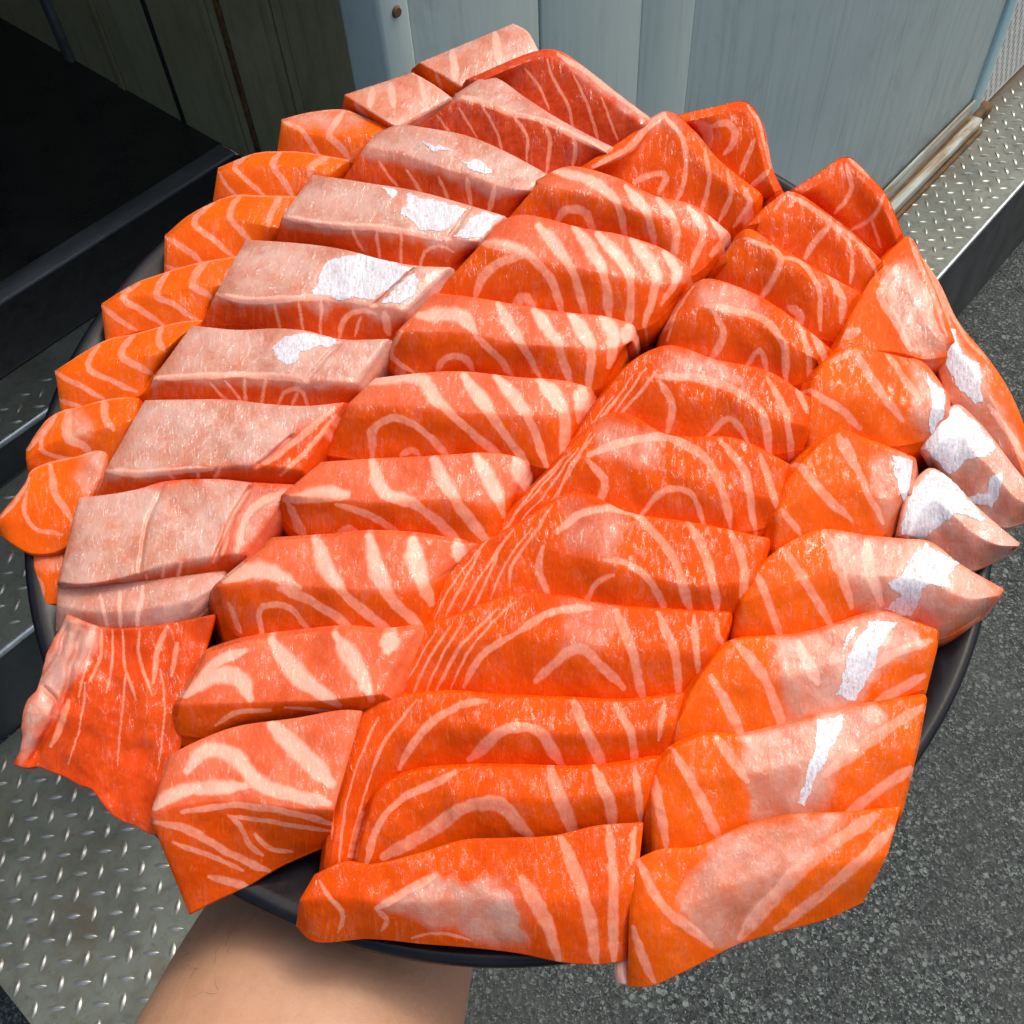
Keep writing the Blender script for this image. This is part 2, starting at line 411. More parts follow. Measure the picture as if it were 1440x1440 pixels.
at_rec(box('side_cladding', .99, 1.03, YP + .06, Y1 + .018, .002, 2.35, OLIVE_M))
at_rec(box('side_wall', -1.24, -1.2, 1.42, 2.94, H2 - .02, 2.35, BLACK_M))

# ------------------------------------------------------------------ plate
PC = np.array([.17475702, .17303579, 1.24974503])
PN = np.array([-.10870237, -.12169386, .98659738]); PN /= np.linalg.norm(PN)
PR = .18
e1 = np.array([1, 0, 0]) - PN * PN[0]; e1 /= np.linalg.norm(e1)
e2 = np.cross(PN, e1)
def lathe(profile, n=160):
    vs, fs = [], []
    for (r, h) in profile:
        for k in range(n):
            a = 2 * math.pi * k / n
            vs.append(tuple(r * (math.cos(a) * e1 + math.sin(a) * e2) + h * PN))
    for i in range(len(profile) - 1):
        for k in range(n):
            l = (k + 1) % n
            fs.append((i * n + k, i * n + l, (i + 1) * n + l, (i + 1) * n + k))
    return vs, fs
prof = [(.0005, -.013), (.09, -.013), (.135, -.0125), (.150, -.011), (.160, -.0078), (.168, -.0040), (.1735, -.0012), (.1765, .0002), (.1785, .0002), (.1798, -.0008), (.1802, -.0026), (.1795, -.0042), (.177, -.0058), (.170, -.0085), (.160, -.0130), (.148, -.0165), (.125, -.0185), (.118, -.0215), (.113, -.0215), (.110, -.0185), (.0005, -.0185)]
vs, fs = lathe(prof)
me = bpy.data.meshes.new('round_plate'); me.from_pydata(vs, [], fs)
for p in me.polygons: p.use_smooth = True
plate = link('round_plate', me, PLATE_M); plate.location = PC
tag(plate, 'round black plate with a raised rim, heaped with sliced salmon and held in one hand', 'plate')

# ------------------------------------------------------------------ salmon slices
# every slice is a solid: a top face (B..R) and a cut front face (R..F) resting on the plate, thickness below
def unproj(px, py, h):
    r = np.stack([px - 720, py - 720, np.full_like(px, FPX)], -1) @ RC.T
    t = (h - (CP - PC).dot(PN)) / (r @ PN)
    return CP + r * t[..., None]

def hermite(P, kn, ts):
    P = np.asarray(P, float); n = len(P)
    if n == 2: return P[0] + (P[1] - P[0]) * ts[:, None]
    m = np.zeros_like(P)
    d = (P[1:] - P[:-1]) / (kn[1:] - kn[:-1])[:, None]
    m[1:-1] = (d[:-1] * (kn[2:] - kn[1:-1])[:, None] + d[1:] * (kn[1:-1] - kn[:-2])[:, None]) / (kn[2:] - kn[:-2])[:, None]
    m[0] = d[0]; m[-1] = d[-1]
    i = np.clip(np.searchsorted(kn, ts, side='right') - 1, 0, n - 2)
    hseg = (kn[i + 1] - kn[i])[:, None]; u = ((ts - kn[i]) / (kn[i + 1] - kn[i]))[:, None]
    return (2 * u**3 - 3 * u**2 + 1) * P[i] + (u**3 - 2 * u**2 + u) * hseg * m[i] + (-2 * u**3 + 3 * u**2) * P[i + 1] + (u**3 - u**2) * hseg * m[i + 1]

def arc(P):
    P = np.asarray(P, float); s = np.r_[0, np.cumsum(np.linalg.norm(np.diff(P, axis=0), axis=1))]
    return s / s[-1], s[-1]

_rng = np.random.RandomState(7)
_lat = _rng.rand(256, 256)
def vnoise(x, y, sc):
    x = x / sc; y = y / sc
    i = np.floor(x).astype(int); j = np.floor(y).astype(int); u = x - i; v = y - j
    u = u * u * (3 - 2 * u); v = v * v * (3 - 2 * v)
    g = lambda a, b: _lat[a % 256, b % 256]
    return (g(i, j) * (1 - u) + g(i + 1, j) * u) * (1 - v) + (g(i, j + 1) * (1 - u) + g(i + 1, j + 1) * u) * v - .5

def seg_dist(px, py, pts):
    """distance to a smooth line and the place along it (0..1)"""
    d = np.full(px.shape, 1e9); s = np.zeros(px.shape); pts = np.asarray(pts, float)
    kn, L = arc(pts)
    if len(pts) > 2:
        ss = np.linspace(0, 1, max(6, int(L / 9))); pts = hermite(pts, kn, ss); kn = ss
    for k, (a, b) in enumerate(zip(pts[:-1], pts[1:])):
        v = b - a; q = v.dot(v) + 1e-9
        t = np.clip(((px - a[0]) * v[0] + (py - a[1]) * v[1]) / q, 0, 1)
        e = np.hypot(px - a[0] - t * v[0], py - a[1] - t * v[1])
        s = np.where(e < d, kn[k] + t * (kn[k + 1] - kn[k]), s); d = np.minimum(d, e)
    return d, s, L

def in_poly(px, py, poly):
    ins = np.zeros(px.shape, bool); n = len(poly)
    for k in range(n):
        (x1, y1), (x2, y2) = poly[k], poly[(k + 1) % n]
        if y1 == y2: continue
        c = ((y1 > py) != (y2 > py)) & (px < (x2 - x1) * (py - y1) / (y2 - y1) + x1)
        ins ^= c
    return ins

def sstep(a, b, x):
    t = np.clip((x - a) / (b - a), 0, 1); return t * t * (3 - 2 * t)

GROUPS = {'A': 'salmon slices in the outer fan on the left', 'B': 'pale salmon slices in the belly row', 'C': 'white striped salmon slices in the middle row',
          'D': 'deep orange salmon slices right of the middle', 'E': 'salmon slices with silver skin on the right'}
STEP = 1.75
def hv(h, ts):
    if isinstance(h, (int, float)): return np.full(ts.shape, float(h))
    return np.interp(ts, np.linspace(0, 1, len(h)), h)

def sashimi(col, label, B, R, F, h, st=(), pale=(), sil=(), drop=13, flare=None, red=0, top=0, tw=1.0, wob=1.0, allpale=0, rimfat=0, ridge=.8, wr=0, cut=(), droop=1.4, warm=None, rag=0):
    lip = col == 'B' and top > .9
    if warm is None: warm = {'A': .8, 'B': 0, 'C': .15, 'D': .1, 'E': .7}[col]
    if flare is None: flare = 3.5 if drop > 10 else 1.0
    cs = [np.asarray(c, float) for c in (B, R, F)]
    if len({len(c) for c in cs}) > 1:
        rs = []
        for c in cs:
            kn, L = arc(c); rs.append(hermite(c, kn, np.linspace(0, 1, 14)))
        cs = rs
    ks = [arc(c) for c in cs]
    kn = (ks[0][0] + ks[1][0] + ks[2][0]) / 3
    L = max(k[1] for k in ks)
    NU = int(max(24, L / STEP)); ts = np.linspace(0, 1, NU)
    Bc, Rc, Fc = [hermite(c, kn, ts) for c in cs]
    Wt = np.linalg.norm(Rc - Bc, axis=1).max(); Wf = np.linalg.norm(Fc - Rc, axis=1).max()
    N1 = int(max(6, Wt / STEP)); N2 = int(max(8, Wf / STEP))
    hB, hR, hF = [hv(x, ts) * .001 for x in h]
    v1 = np.linspace(0, 1, N1 + 1); v2 = np.linspace(0, 1, N2 + 1)[1:]
    P = np.concatenate([Bc[None] + (Rc - Bc)[None] * v1[:, None, None], Rc[None] + (Fc - Rc)[None] * v2[:, None, None]])
    if rag:
        P[..., 0] += rag * vnoise(P[..., 1], P[..., 0] * .3 + 5, 17) * np.exp(-ts * L / 26)[None]
        P[..., 1] += rag * vnoise(P[..., 0] + 40, P[..., 1] * .3, 19) * (np.arange(len(P)) / len(P))[:, None] ** 8
    v2h = v2 ** 1.25
    Hh = np.concatenate([hB[None] + (hR - hB)[None] * v1[:, None], hR[None] + (hF - hR)[None] * v2h[:, None]])
    V = np.concatenate([v1, 1 + v2])[:, None] * np.ones(NU)[None]
    px, py = P[..., 0], P[..., 1]
    # puffiness and unevenness of the cut flesh
    ca = 1 - np.abs(2 * ts - 1) ** 6
    Hh = Hh + .0007 * wob * vnoise(px + 31, py + 7, 26) + .0016 * wob * vnoise(px, py, 70)
    if wr: Hh = Hh + .001 * wr * (vnoise(px, py * .7, 20) * 1.0 + vnoise(px * .8 + py * .6, py * .8 - px * .6 + 300, 13) * 1.1 + vnoise(px * .3 + py, py * .4 - px + 900, 8) * .45)
    for _ in range(int(ridge * 3)):                                   # round the cut edge
        Hh[1:-1] = .25 * Hh[:-2] + .5 * Hh[1:-1] + .25 * Hh[2:]
    for cw_, cd_, pts in cut:                                         # knife scores and creases
        d, s, L_ = seg_dist(px + 4 * vnoise(px, py, 18), py, pts)
        Hh = Hh - cd_ * .001 * np.exp(-(d / cw_) ** 2) * sstep(-.02, .15, np.minimum(s, 1 - s) + .05)
    edge = np.minimum(np.arange(NU), np.arange(NU)[::-1])[None] * STEP
    Hh = Hh - .0006 * np.exp(-(edge / 2.5) ** 1)                      # soften the two ends
    Hh = Hh - droop * .001 * np.exp(-(edge / 16.0) ** 1.3)
    vb = np.minimum(np.arange(len(Hh)), 99)[:, None] * STEP
    Hh = Hh - .0004 * np.exp(-vb / 2.5)
    W = unproj(px, py, Hh)
    NV = len(Hh)
    # colour masks
    jx = px + 1.2 * vnoise(px, py + 50, 9) + 3 * vnoise(px + 90, py, 24); jy = py + 1.2 * vnoise(px + 70, py, 9) + 3 * vnoise(px, py + 190, 24)
    fat = np.zeros(px.shape)
    tm = 1 + (tw - 1) * sstep(1.1, .75, V)
    for wd, pts in st:
        d, s, L_ = seg_dist(jx, jy, pts)
        e = np.minimum(s, 1 - s) * L_
        tap = .55 + .45 * sstep(0, min(24, .2 * L_), e)
        hw = wd * tm * tap * 1.16 * (1 + .38 * vnoise(px, py + 300, 30) + .25 * vnoise(px + 17, py, 8)); so = .22 + .25 * sstep(1.1, .7, V) * (tw > 1)
        fat = np.maximum(fat, sstep(hw * (1 + so), hw * (1 - so), d))
    if col == 'A' and not rimfat: rimfat = 2.0
    if rimfat: fat = np.maximum(fat, .8 * sstep(rimfat + 1.5, rimfat - 1, V * 0 + vb * (V < 1) + 99 * (V >= 1)))
    pm = np.full(px.shape, float(allpale))
    if tw > 1: pm = np.maximum(pm, .75 * fat * sstep(1.1, .85, V))
    for pl in sil:
        kk = np.zeros(px.shape)
        for ox, oy in ((0, 0), (7, 3), (-7, -3), (3, 7), (-3, -7), (11, -5), (-11, 5), (5, 11), (-5, -11)): kk += in_poly(px + ox, py + oy, pl)
        pm = np.maximum(pm, .9 * kk / 9); fat = np.maximum(fat, .55 * sstep(.1, .8, kk / 9))
    if top: pm = np.maximum(pm, top * (sstep(1.16, .92, V + .10 * vnoise(px, py, 12)) if not lip else np.maximum(sstep(1.16, .92, V + .1 * vnoise(px, py, 12)), .62 * sstep(1.46, 1.14, V + .32 * vnoise(px, py * .4, 30) + .16 * vnoise(px, py * .5 + 99, 10)))))
    for pl in pale:
        k = 1.0
        if isinstance(pl[0], (int, float)): k, pl = pl[0], pl[1]
        kk = np.zeros(px.shape)
        for ox, oy in ((0, 0), (5, 2), (-5, -2), (2, 5), (-2, -5), (9, -4), (-9, 4), (4, 9), (-4, -9)):
            kk += in_poly(px + ox + 12 * vnoise(px, py, 14), py + oy + 12 * vnoise(px + 33, py, 14), pl)
        pm = np.maximum(pm, k * kk / 9)
    rm = np.full(px.shape, float(red))
    # assemble: grid + rounded rim going down + closed bottom
    idx = np.arange(NV * NU).reshape(NV, NU)
    loop = np.concatenate([idx[0, :], idx[1:, -1], idx[-1, -2::-1], idx[-2:0:-1, 0]])
    flat = W.reshape(-1, 3)
    lp = flat[loop]
    tang = np.roll(lp, -3, 0) - np.roll(lp, 3, 0)
    outw = np.cross(tang, PN[None]); outw /= np.linalg.norm(outw, axis=1)[:, None] + 1e-9
    cen = flat.mean(0)
    if ((lp - cen) * outw).sum() < 0: outw = -outw
    rows = []
    fl = flare * .001; dr = drop * .001
    for (a, b) in ((.18, .12), (.28, .6), (.55 + .25 * flare, 2.2 if drop > 3 else drop * .7), (.55 + flare, drop)):
        rows.append(lp + outw * a * .001 - PN[None] * min(b, drop) * .001)
    nl = len(loop); n0 = len(flat)
    allv = np.concatenate([flat] + rows + [np.array([rows[-1].mean(0)])])
    faces = []
    q = np.stack([idx[:-1, :-1], idx[1:, :-1], idx[1:, 1:], idx[:-1, 1:]], -1).reshape(-1, 4)
    A = W[NV // 2 + 1, NU // 2] - W[NV // 2, NU // 2]; Bv = W[NV // 2, NU // 2 + 1] - W[NV // 2, NU // 2]
    if np.cross(A, Bv).dot(PN) < 0: q = q[:, ::-1]
    faces.append(q)
    prev = loop
    sk = []
    for r in range(len(rows)):
        cur = n0 + r * nl + np.arange(nl)
        sk.append(np.stack([prev, cur, np.roll(cur, -1), np.roll(prev, -1)], -1)); prev = cur
    sk = np.concatenate(sk)
    a_ = allv[sk[0]]
    if np.cross(a_[1] - a_[0], a_[3] - a_[0]).dot(outw[0]) < 0: sk = sk[:, ::-1]
    faces.append(sk)
    quads = np.concatenate(faces)
    tri = np.stack([prev, np.roll(prev, -1), np.full(nl, len(allv) - 1)], -1)
    me = bpy.data.meshes.new('salmon_slice')
    nq, nt_ = len(quads), len(tri)
    org = W[NV // 2, NU // 2] - PN * .008
    me.vertices.add(len(allv)); me.vertices.foreach_set('co', (allv - org).astype(np.float32).ravel())
    me.loops.add(nq * 4 + nt_ * 3)
    me.loops.foreach_set('vertex_index', np.r_[quads.ravel(), tri.ravel()].astype(np.int32))
    me.polygons.add(nq + nt_)
    me.polygons.foreach_set('loop_start', np.r_[np.arange(nq) * 4, nq * 4 + np.arange(nt_) * 3].astype(np.int32))
    me.update(calc_edges=True)
    me.polygons.foreach_set('use_smooth', np.ones(nq + nt_, bool))
    def ext(a):
        a = a.reshape(-1); return np.r_[a, np.tile(a[loop], len(rows)), a[loop].mean()]
    c = np.stack([ext(fat), ext(pm), ext(rm), np.full(len(allv), warm)], -1)
    ca_ = me.color_attributes.new('mask', 'FLOAT_COLOR', 'POINT'); ca_.data.foreach_set('color', c.astype(np.float32).ravel())
    uu = ext(px * .00026 + (sum(map(ord, label)) % 97)); vv = ext(py * .00026 + Hh * .6)
    uvl = me.uv_layers.new(name='UVMap')
    li = np.r_[quads.ravel(), tri.ravel()]
    uvl.data.foreach_set('uv', np.stack([uu[li] % 50, vv[li]], -1).astype(np.float32).ravel())
    me.validate()
    o = link('salmon_slice', me, SALMON); o.location = org
    tag(o, label, 'sashimi', GROUPS[col])
    # scraps of silver skin clinging to the slice
    for pl in sil:
        k = in_poly(px + 5 * vnoise(px, py * .4, 5) + 5 * vnoise(px + 11, py, 16), py + 4 * vnoise(px + 40, py, 7) + 5 * vnoise(px, py + 77, 16), pl)
        kf = k[:-1, :-1] & k[1:, :-1] & k[1:, 1:] & k[:-1, 1:]
        if kf.sum() < 6: continue
        qq = np.stack([idx[:-1, :-1], idx[1:, :-1], idx[1:, 1:], idx[:-1, 1:]], -1)[kf]
        if np.cross(A, Bv).dot(PN) < 0: qq = qq[:, ::-1]
        us, inv = np.unique(qq.ravel(), return_inverse=True)
        gu = np.gradient(W, axis=0); gv = np.gradient(W, axis=1)
        nn = np.cross(gu, gv).reshape(-1, 3); nn /= np.linalg.norm(nn, axis=1)[:, None] + 1e-12
        if (nn @ PN).mean() < 0: nn = -nn
        sv = flat[us] + nn[us] * .00014 - org
        sm = bpy.data.meshes.new('silver_skin')
        sm.from_pydata(sv.tolist(), [], inv.reshape(-1, 4).tolist())
        ul = sm.uv_layers.new(name='UVMap')
        fu, fv = px.reshape(-1)[us], py.reshape(-1)[us]
        lis = np.zeros(len(sm.loops), np.int32); sm.loops.foreach_get('vertex_index', lis)
        ul.data.foreach_set('uv', np.stack([fu[lis] * .00026, fv[lis] * .00026], -1).astype(np.float32).ravel())
        for p in sm.polygons: p.use_smooth = True
        link('silver_skin', sm, SILVER, o)
    return o

# ---- A: outer fan on the left
HA = (9, 12, 6)
sashimi('A', 'pale slice with a pointed tip at the very top of the outer fan', [(722, 33), (742, 45), (758, 74)], [(590, 88), (622, 105), (650, 124)], [(579, 97), (605, 120), (634, 140)], (10, 12, 3),
    st=[(5, [(637, 70), (640, 112)]), (5, [(697, 46), (703, 88)]), (2, [(612, 100), (622, 130)])], top=.85, drop=10)
sashimi('A', 'pale blunt slice just below the topmost pointed slice of the outer fan', [(580, 102), (605, 116), (636, 138)], [(485, 133), (515, 153), (560, 181)], [(481, 154), (515, 170), (552, 190)], (10, 13, 4),
    st=[(4, [(548, 118), (555, 150)]), (4, [(525, 125), (520, 150)]), (3, [(500, 145), (520, 172)]), (3, [(590, 110), (600, 150)])], top=.75, drop=10)
sashimi('A', 'orange slice with a pink back edge, third from the top of the outer fan', [(396, 168), (430, 159), (480, 154), (520, 168), (556, 180)], [(396, 173), (424, 184), (463, 190), (512, 189), (540, 195)], [(390, 214), (420, 219), (450, 225), (492, 228), (520, 226)], HA,
    st=[(3, [(397, 170), (423, 183), (437, 203), (452, 222)]), (3.5, [(482, 157), (472, 172), (463, 190), (478, 205), (491, 224)])], pale=[(.7, [(396, 166), (480, 153), (520, 168), (500, 182), (440, 178), (410, 175)])], drop=10)
sashimi('A', 'orange slice with two bent white lines, fourth from the top of the outer fan', [(307, 236), (353, 217), (393, 213), (440, 216), (490, 225)], [(306, 242), (330, 235), (383, 233), (437, 236), (462, 246)], [(300, 282), (335, 281), (372, 280), (412, 281), (432, 275)], HA,
    st=[(3, [(353, 218), (328, 234), (345, 252), (372, 274)]), (3.5, [(397, 214), (383, 232), (398, 252), (412, 277)]), (4.5, [(462, 220), (440, 232), (436, 246)]), (2, [(307, 243), (318, 262), (332, 275)])], drop=10)
sashimi('A', 'orange slice with three bent white lines, fifth from the top of the outer fan', [(232, 331), (270, 300), (323, 276), (370, 275), (418, 276)], [(232, 335), (273, 312), (323, 307), (370, 316), (402, 322)], [(231, 388), (285, 372), (328, 366), (374, 342), (396, 336)], HA,
    st=[(3.5, [(233, 334), (258, 348), (284, 369)]), (3.5, [(300, 284), (284, 296), (273, 311), (300, 336), (328, 362)]), (4.5, [(337, 278), (326, 290), (323, 306), (336, 322), (350, 338)]), (4.5, [(394, 278), (382, 300), (377, 318)]), (2, [(232, 372), (245, 378), (262, 378)])], drop=10)
sashimi('A', 'orange slice beside the lifted dark plate rim, sixth from the top of the outer fan', [(143, 427), (187, 400), (233, 383), (287, 368), (336, 360)], [(143, 431), (173, 416), (220, 413), (270, 403), (312, 400)], [(149, 482), (188, 467), (230, 461), (280, 457), (296, 430)], HA,
    st=[(3, [(144, 430), (165, 447), (190, 463)]), (3.5, [(195, 398), (182, 406), (173, 416), (200, 437), (230, 456)]), (4, [(236, 384), (226, 396), (220, 412), (248, 431), (277, 450)]), (4.5, [(292, 368), (276, 386), (270, 402), (285, 410), (300, 420)])], drop=10)
sashimi('A', 'orange slice above the slices that droop over the left rim', [(77, 522), (127, 490), (150, 478), (187, 470), (253, 453), (290, 450)], [(79, 528), (123, 517), (145, 510), (170, 503), (220, 496), (258, 470)], [(87, 586), (117, 578), (143, 568), (192, 558), (212, 532), (236, 504)], HA,
    st=[(3, [(78, 525), (110, 541), (145, 562)]), (3.5, [(138, 486), (128, 500), (123, 515), (158, 536), (193, 552)]), (4.5, [(187, 472), (172, 488), (170, 502), (195, 515), (214, 527)]), (4, [(228, 458), (222, 480), (232, 494)]), (2.5, [(84, 562), (105, 570), (118, 576)])], drop=10)
sashimi('A', 'orange slice with a bent white line just above the pointed lowest drooping slice', [(37, 632), (55, 604), (78, 582), (147, 562), (196, 555)], [(37, 645), (58, 628), (92, 614), (143, 602), (188, 590)], [(40, 668), (64, 656), (105, 652), (135, 642), (158, 652)], (7, 9, 3),
    st=[(3, [(78, 584), (60, 612), (57, 631), (80, 643), (107, 646)]), (5, [(97, 578), (93, 598), (94, 614), (115, 626), (130, 640)]), (4, [(147, 562), (148, 590), (160, 605)]), (3, [(40, 632), (52, 618), (75, 590)])], pale=[(.7, [(97, 585), (115, 580), (130, 600), (112, 622), (96, 615)])], drop=8)
sashimi('A', 'pointed orange slice drooping past the left rim, lowest large one of the outer fan', [(-2, 727), (35, 680), (44, 662), (67, 651), (113, 640), (156, 626)], [(-3, 736), (30, 716), (55, 704), (80, 700), (110, 690), (144, 672)], [(-1, 750), (24, 768), (42, 777), (66, 778), (92, 768), (118, 735)], (5, 6, 3),
    st=[(4.5, [(70, 655), (78, 690), (100, 730)]), (3, [(38, 690), (36, 725), (50, 742), (88, 752)]), (3, [(1, 728), (22, 706), (40, 672)])], pale=[(.75, [(115, 640), (150, 630), (143, 680), (120, 700), (108, 672)])], drop=4, flare=-1)
sashimi('A', 'small dull orange end piece tucked under the drooping slices at the left rim', [(42, 776), (62, 774), (92, 770)], [(41, 795), (62, 800), (90, 800)], [(50, 822), (64, 846), (86, 848)], (1, 1, -1),
    st=[(2, [(45, 808), (58, 818), (62, 842)])], pale=[(.4, [(42, 776), (92, 770), (90, 800), (60, 800)])], drop=4, flare=-1)

# ---- B: pale belly row
sashimi('B', 'red lean slice with fine white lines leaning highest against the blue grey wall', [(655, 112), (753, 72), (787, 72), (833, 103), (880, 140), (918, 168)], [(672, 116), (755, 82), (783, 84), (828, 116), (872, 152), (906, 176)], [(690, 122), (718, 136), (777, 172), (822, 194), (852, 210), (872, 216)], (18, 19, 9),
    st=[(1.6, [(770, 83), (777, 110), (800, 150), (807, 190)]), (1.3, [(738, 95), (755, 117), (772, 155)]), (1.8, [(807, 107), (830, 157), (842, 205)]), (1.6, [(847, 137), (868, 197)]), (3, [(785, 77), (833, 107), (880, 144), (912, 168)])], red=.75, pale=[(.6, [(780, 74), (800, 74), (920, 165), (905, 175), (830, 118)])], drop=12)
sashimi('B', 'red slice with a pale strip along its top, second in the belly row', [(640, 132), (693, 108), (737, 136), (777, 162), (820, 186), (864, 208)], [(640, 140), (684, 143), (722, 158), (767, 170), (810, 190), (852, 214)], [(585, 181), (667, 204), (707, 222), (752, 246), (806, 246), (858, 226)], (18, 19, 9),
    st=[(1.6, [(677, 147), (700, 190), (707, 214)]), (2, [(720, 158), (740, 190), (741, 230)]), (2.2, [(763, 170), (773, 193), (767, 246)]), (2.4, [(805, 187), (809, 207), (803, 240)]), (1.5, [(613, 163), (635, 190)]), (1.4, [(645, 150), (672, 195)]), (3.5, [(650, 136), (684, 145), (722, 159), (767, 172), (810, 191), (852, 213)])], red=.8, top=.85, drop=12)
sashimi('B', 'slice with a long glossy grey pink back below the two red slices', [(528, 188), (560, 176), (600, 180), (660, 192), (710, 213), (772, 246)], [(515, 205), (560, 213), (607, 230), (667, 248), (707, 262), (746, 268)], [(480, 256), (545, 264), (600, 280), (640, 292), (700, 305), (742, 284)], (17, 18, 9),
    st=[(2, [(533, 228), (557, 262)]), (2, [(573, 240), (598, 278)]), (2.2, [(617, 248), (634, 288)]), (2.4, [(658, 250), (662, 294)]), (2.5, [(697, 260), (688, 300)])], sil=[[(590, 200), (628, 206), (638, 216), (612, 214)], [(640, 222), (676, 226), (694, 238), (690, 246), (658, 236)]], red=.35, top=.95, drop=12)
sashimi('B', 'pale slice with two bright silver patches parted by a cut, fourth in the belly row', [(440, 246), (483, 252), (527, 259), (573, 266), (660, 289), (710, 304)], [(398, 303), (440, 312), (517, 317), (560, 322), (633, 333), (674, 340)], [(388, 342), (440, 344), (510, 358), (545, 374), (620, 386), (662, 360)], (17, 18, 9),
    st=[(2, [(530, 326), (536, 368)]), (2, [(563, 325), (565, 372)]), (2.5, [(590, 376), (597, 353), (617, 345), (636, 354)]), (4, [(400, 306), (440, 313), (517, 319), (633, 336)]), (2, [(495, 322), (510, 352)])],
    sil=[[(563, 300), (573, 272), (658, 293), (628, 327), (593, 325)], [(675, 296), (703, 306), (679, 336), (637, 332)], [(532, 262), (560, 268), (552, 280)]], cut=[(2.5, 1.6, [(664, 288), (648, 310), (630, 336)]), ], red=.3, top=1, drop=12)
sashimi('B', 'pale slice half covered with silver skin, fifth in the belly row', [(346, 337), (417, 342), (487, 352), (540, 366), (587, 374), (634, 376)], [(305, 410), (335, 419), (420, 417), (480, 417), (527, 427), (572, 436)], [(282, 458), (335, 456), (413, 468), (470, 480), (520, 482), (560, 474)], (17, 18, 9),
    st=[(2, [(420, 425), (427, 468)]), (2, [(452, 422), (452, 474)]), (3, [(477, 476), (487, 447), (507, 437), (528, 442)]), (2, [(499, 472), (507, 445)]), (5, [(540, 440), (547, 470)]), (4, [(305, 412), (335, 420), (420, 419), (480, 419), (527, 430)]), (2, [(385, 425), (396, 464)])],
    sil=[[(437, 413), (460, 367), (510, 353), (548, 368), (580, 377), (527, 423), (470, 420)], [(580, 386), (590, 396), (585, 412), (563, 428), (535, 424), (570, 390)]], cut=[(2.2, 1.8, [(584, 376), (560, 398), (524, 430)]), ], red=.35, top=1, drop=12)
sashimi('B', 'pale slice with one ragged white patch, sixth in the belly row', [(270, 458), (333, 464), (390, 462), (433, 466), (477, 477), (546, 477)], [(216, 532), (283, 527), (333, 528), (393, 527), (433, 533), (504, 538)], [(205, 568), (262, 568), (343, 572), (402, 577), (450, 578), (498, 570)], (16, 17, 9),
    st=[(1.6, [(295, 540), (322, 566)]), (1.8, [(318, 536), (344, 570)]), (2, [(342, 534), (346, 570)]), (2, [(373, 531), (368, 570)]), (2.4, [(390, 574), (400, 553), (423, 547), (434, 574)]), (2, [(410, 572), (420, 552)]), (4, [(217, 533), (283, 529), (393, 530), (433, 536)])],
    sil=[[(383, 490), (397, 473), (427, 465), (473, 477), (473, 483), (423, 497), (422, 507), (403, 517), (387, 503)]], cut=[(3, 0.8, [(478, 484), (455, 505), (430, 534)]), ], red=.3, top=.95, drop=12)
sashimi('B', 'plain pale slice without any silver, seventh in the belly row', [(204, 563), (267, 562), (317, 562), (383, 569), (433, 571), (484, 566)], [(149, 660), (190, 663), (240, 660), (300, 656), (365, 653), (425, 660)], [(138, 700), (180, 699), (240, 686), (320, 681), (372, 684), (420, 684)], (16, 17, 9),
    st=[(1.8, [(235, 662), (252, 682)]), (2, [(278, 655), (280, 682)]), (2, [(310, 658), (300, 680)]), (4, [(372, 652), (410, 625), (470, 575)]), (3, [(395, 668), (440, 625), (472, 585)]), (4, [(152, 662), (190, 665), (240, 662), (300, 659)])],
    pale=[(1, [(190, 550), (440, 560), (478, 566), (410, 610), (360, 655), (140, 670)])], cut=[(3, 1.8, [(412, 612), (388, 634), (360, 656)]), ], red=.25, drop=12)
sashimi('B', 'broad glossy pale slice with fine white streaks, eighth in the belly row', [(112, 700), (150, 696), (190, 689), (233, 677), (300, 674), (353, 679), (412, 682)], [(82, 818), (110, 821), (140, 819), (190, 807), (233, 793), (300, 781), (345, 778)], [(86, 834), (115, 830), (147, 825), (200, 822), (250, 818), (310, 808), (345, 800)], (15, 16, 8),
    st=[(1.5, [(205, 808), (207, 820)]), (1.5, [(230, 797), (228, 818)]), (2, [(255, 790), (248, 816)]), (4, [(332, 775), (350, 720), (400, 690)]), (3, [(312, 780), (330, 720), (352, 690)])],
    pale=[(1, [(80, 690), (345, 672), (352, 690), (325, 725), (302, 784), (230, 800), (180, 815), (80, 830)]), (.6, [(345, 690), (412, 684), (340, 785), (315, 780)])], sil=[], cut=[(3, 2.4, [(354, 682), (330, 722), (314, 755), (302, 788)]), (3, 0.8, [(232, 680), (212, 720), (202, 760), (197, 806)]), ], red=.2, drop=12)
sashimi('B', 'narrow pale slice pressed between the broad glossy slice and the ragged flap', [(82, 818), (133, 821), (200, 815), (260, 810), (318, 802)], [(80, 850), (133, 860), (205, 855), (260, 845), (310, 822)], [(79, 886), (140, 893), (210, 890), (268, 876), (305, 842)], (11, 12, 6),
    st=[(2, [(140, 835), (150, 885)]), (2.5, [(168, 830), (170, 888)]), (2.5, [(200, 825), (192, 886)]), (3, [(270, 860), (305, 825)])], allpale=.9, pale=[], red=.3, drop=10)
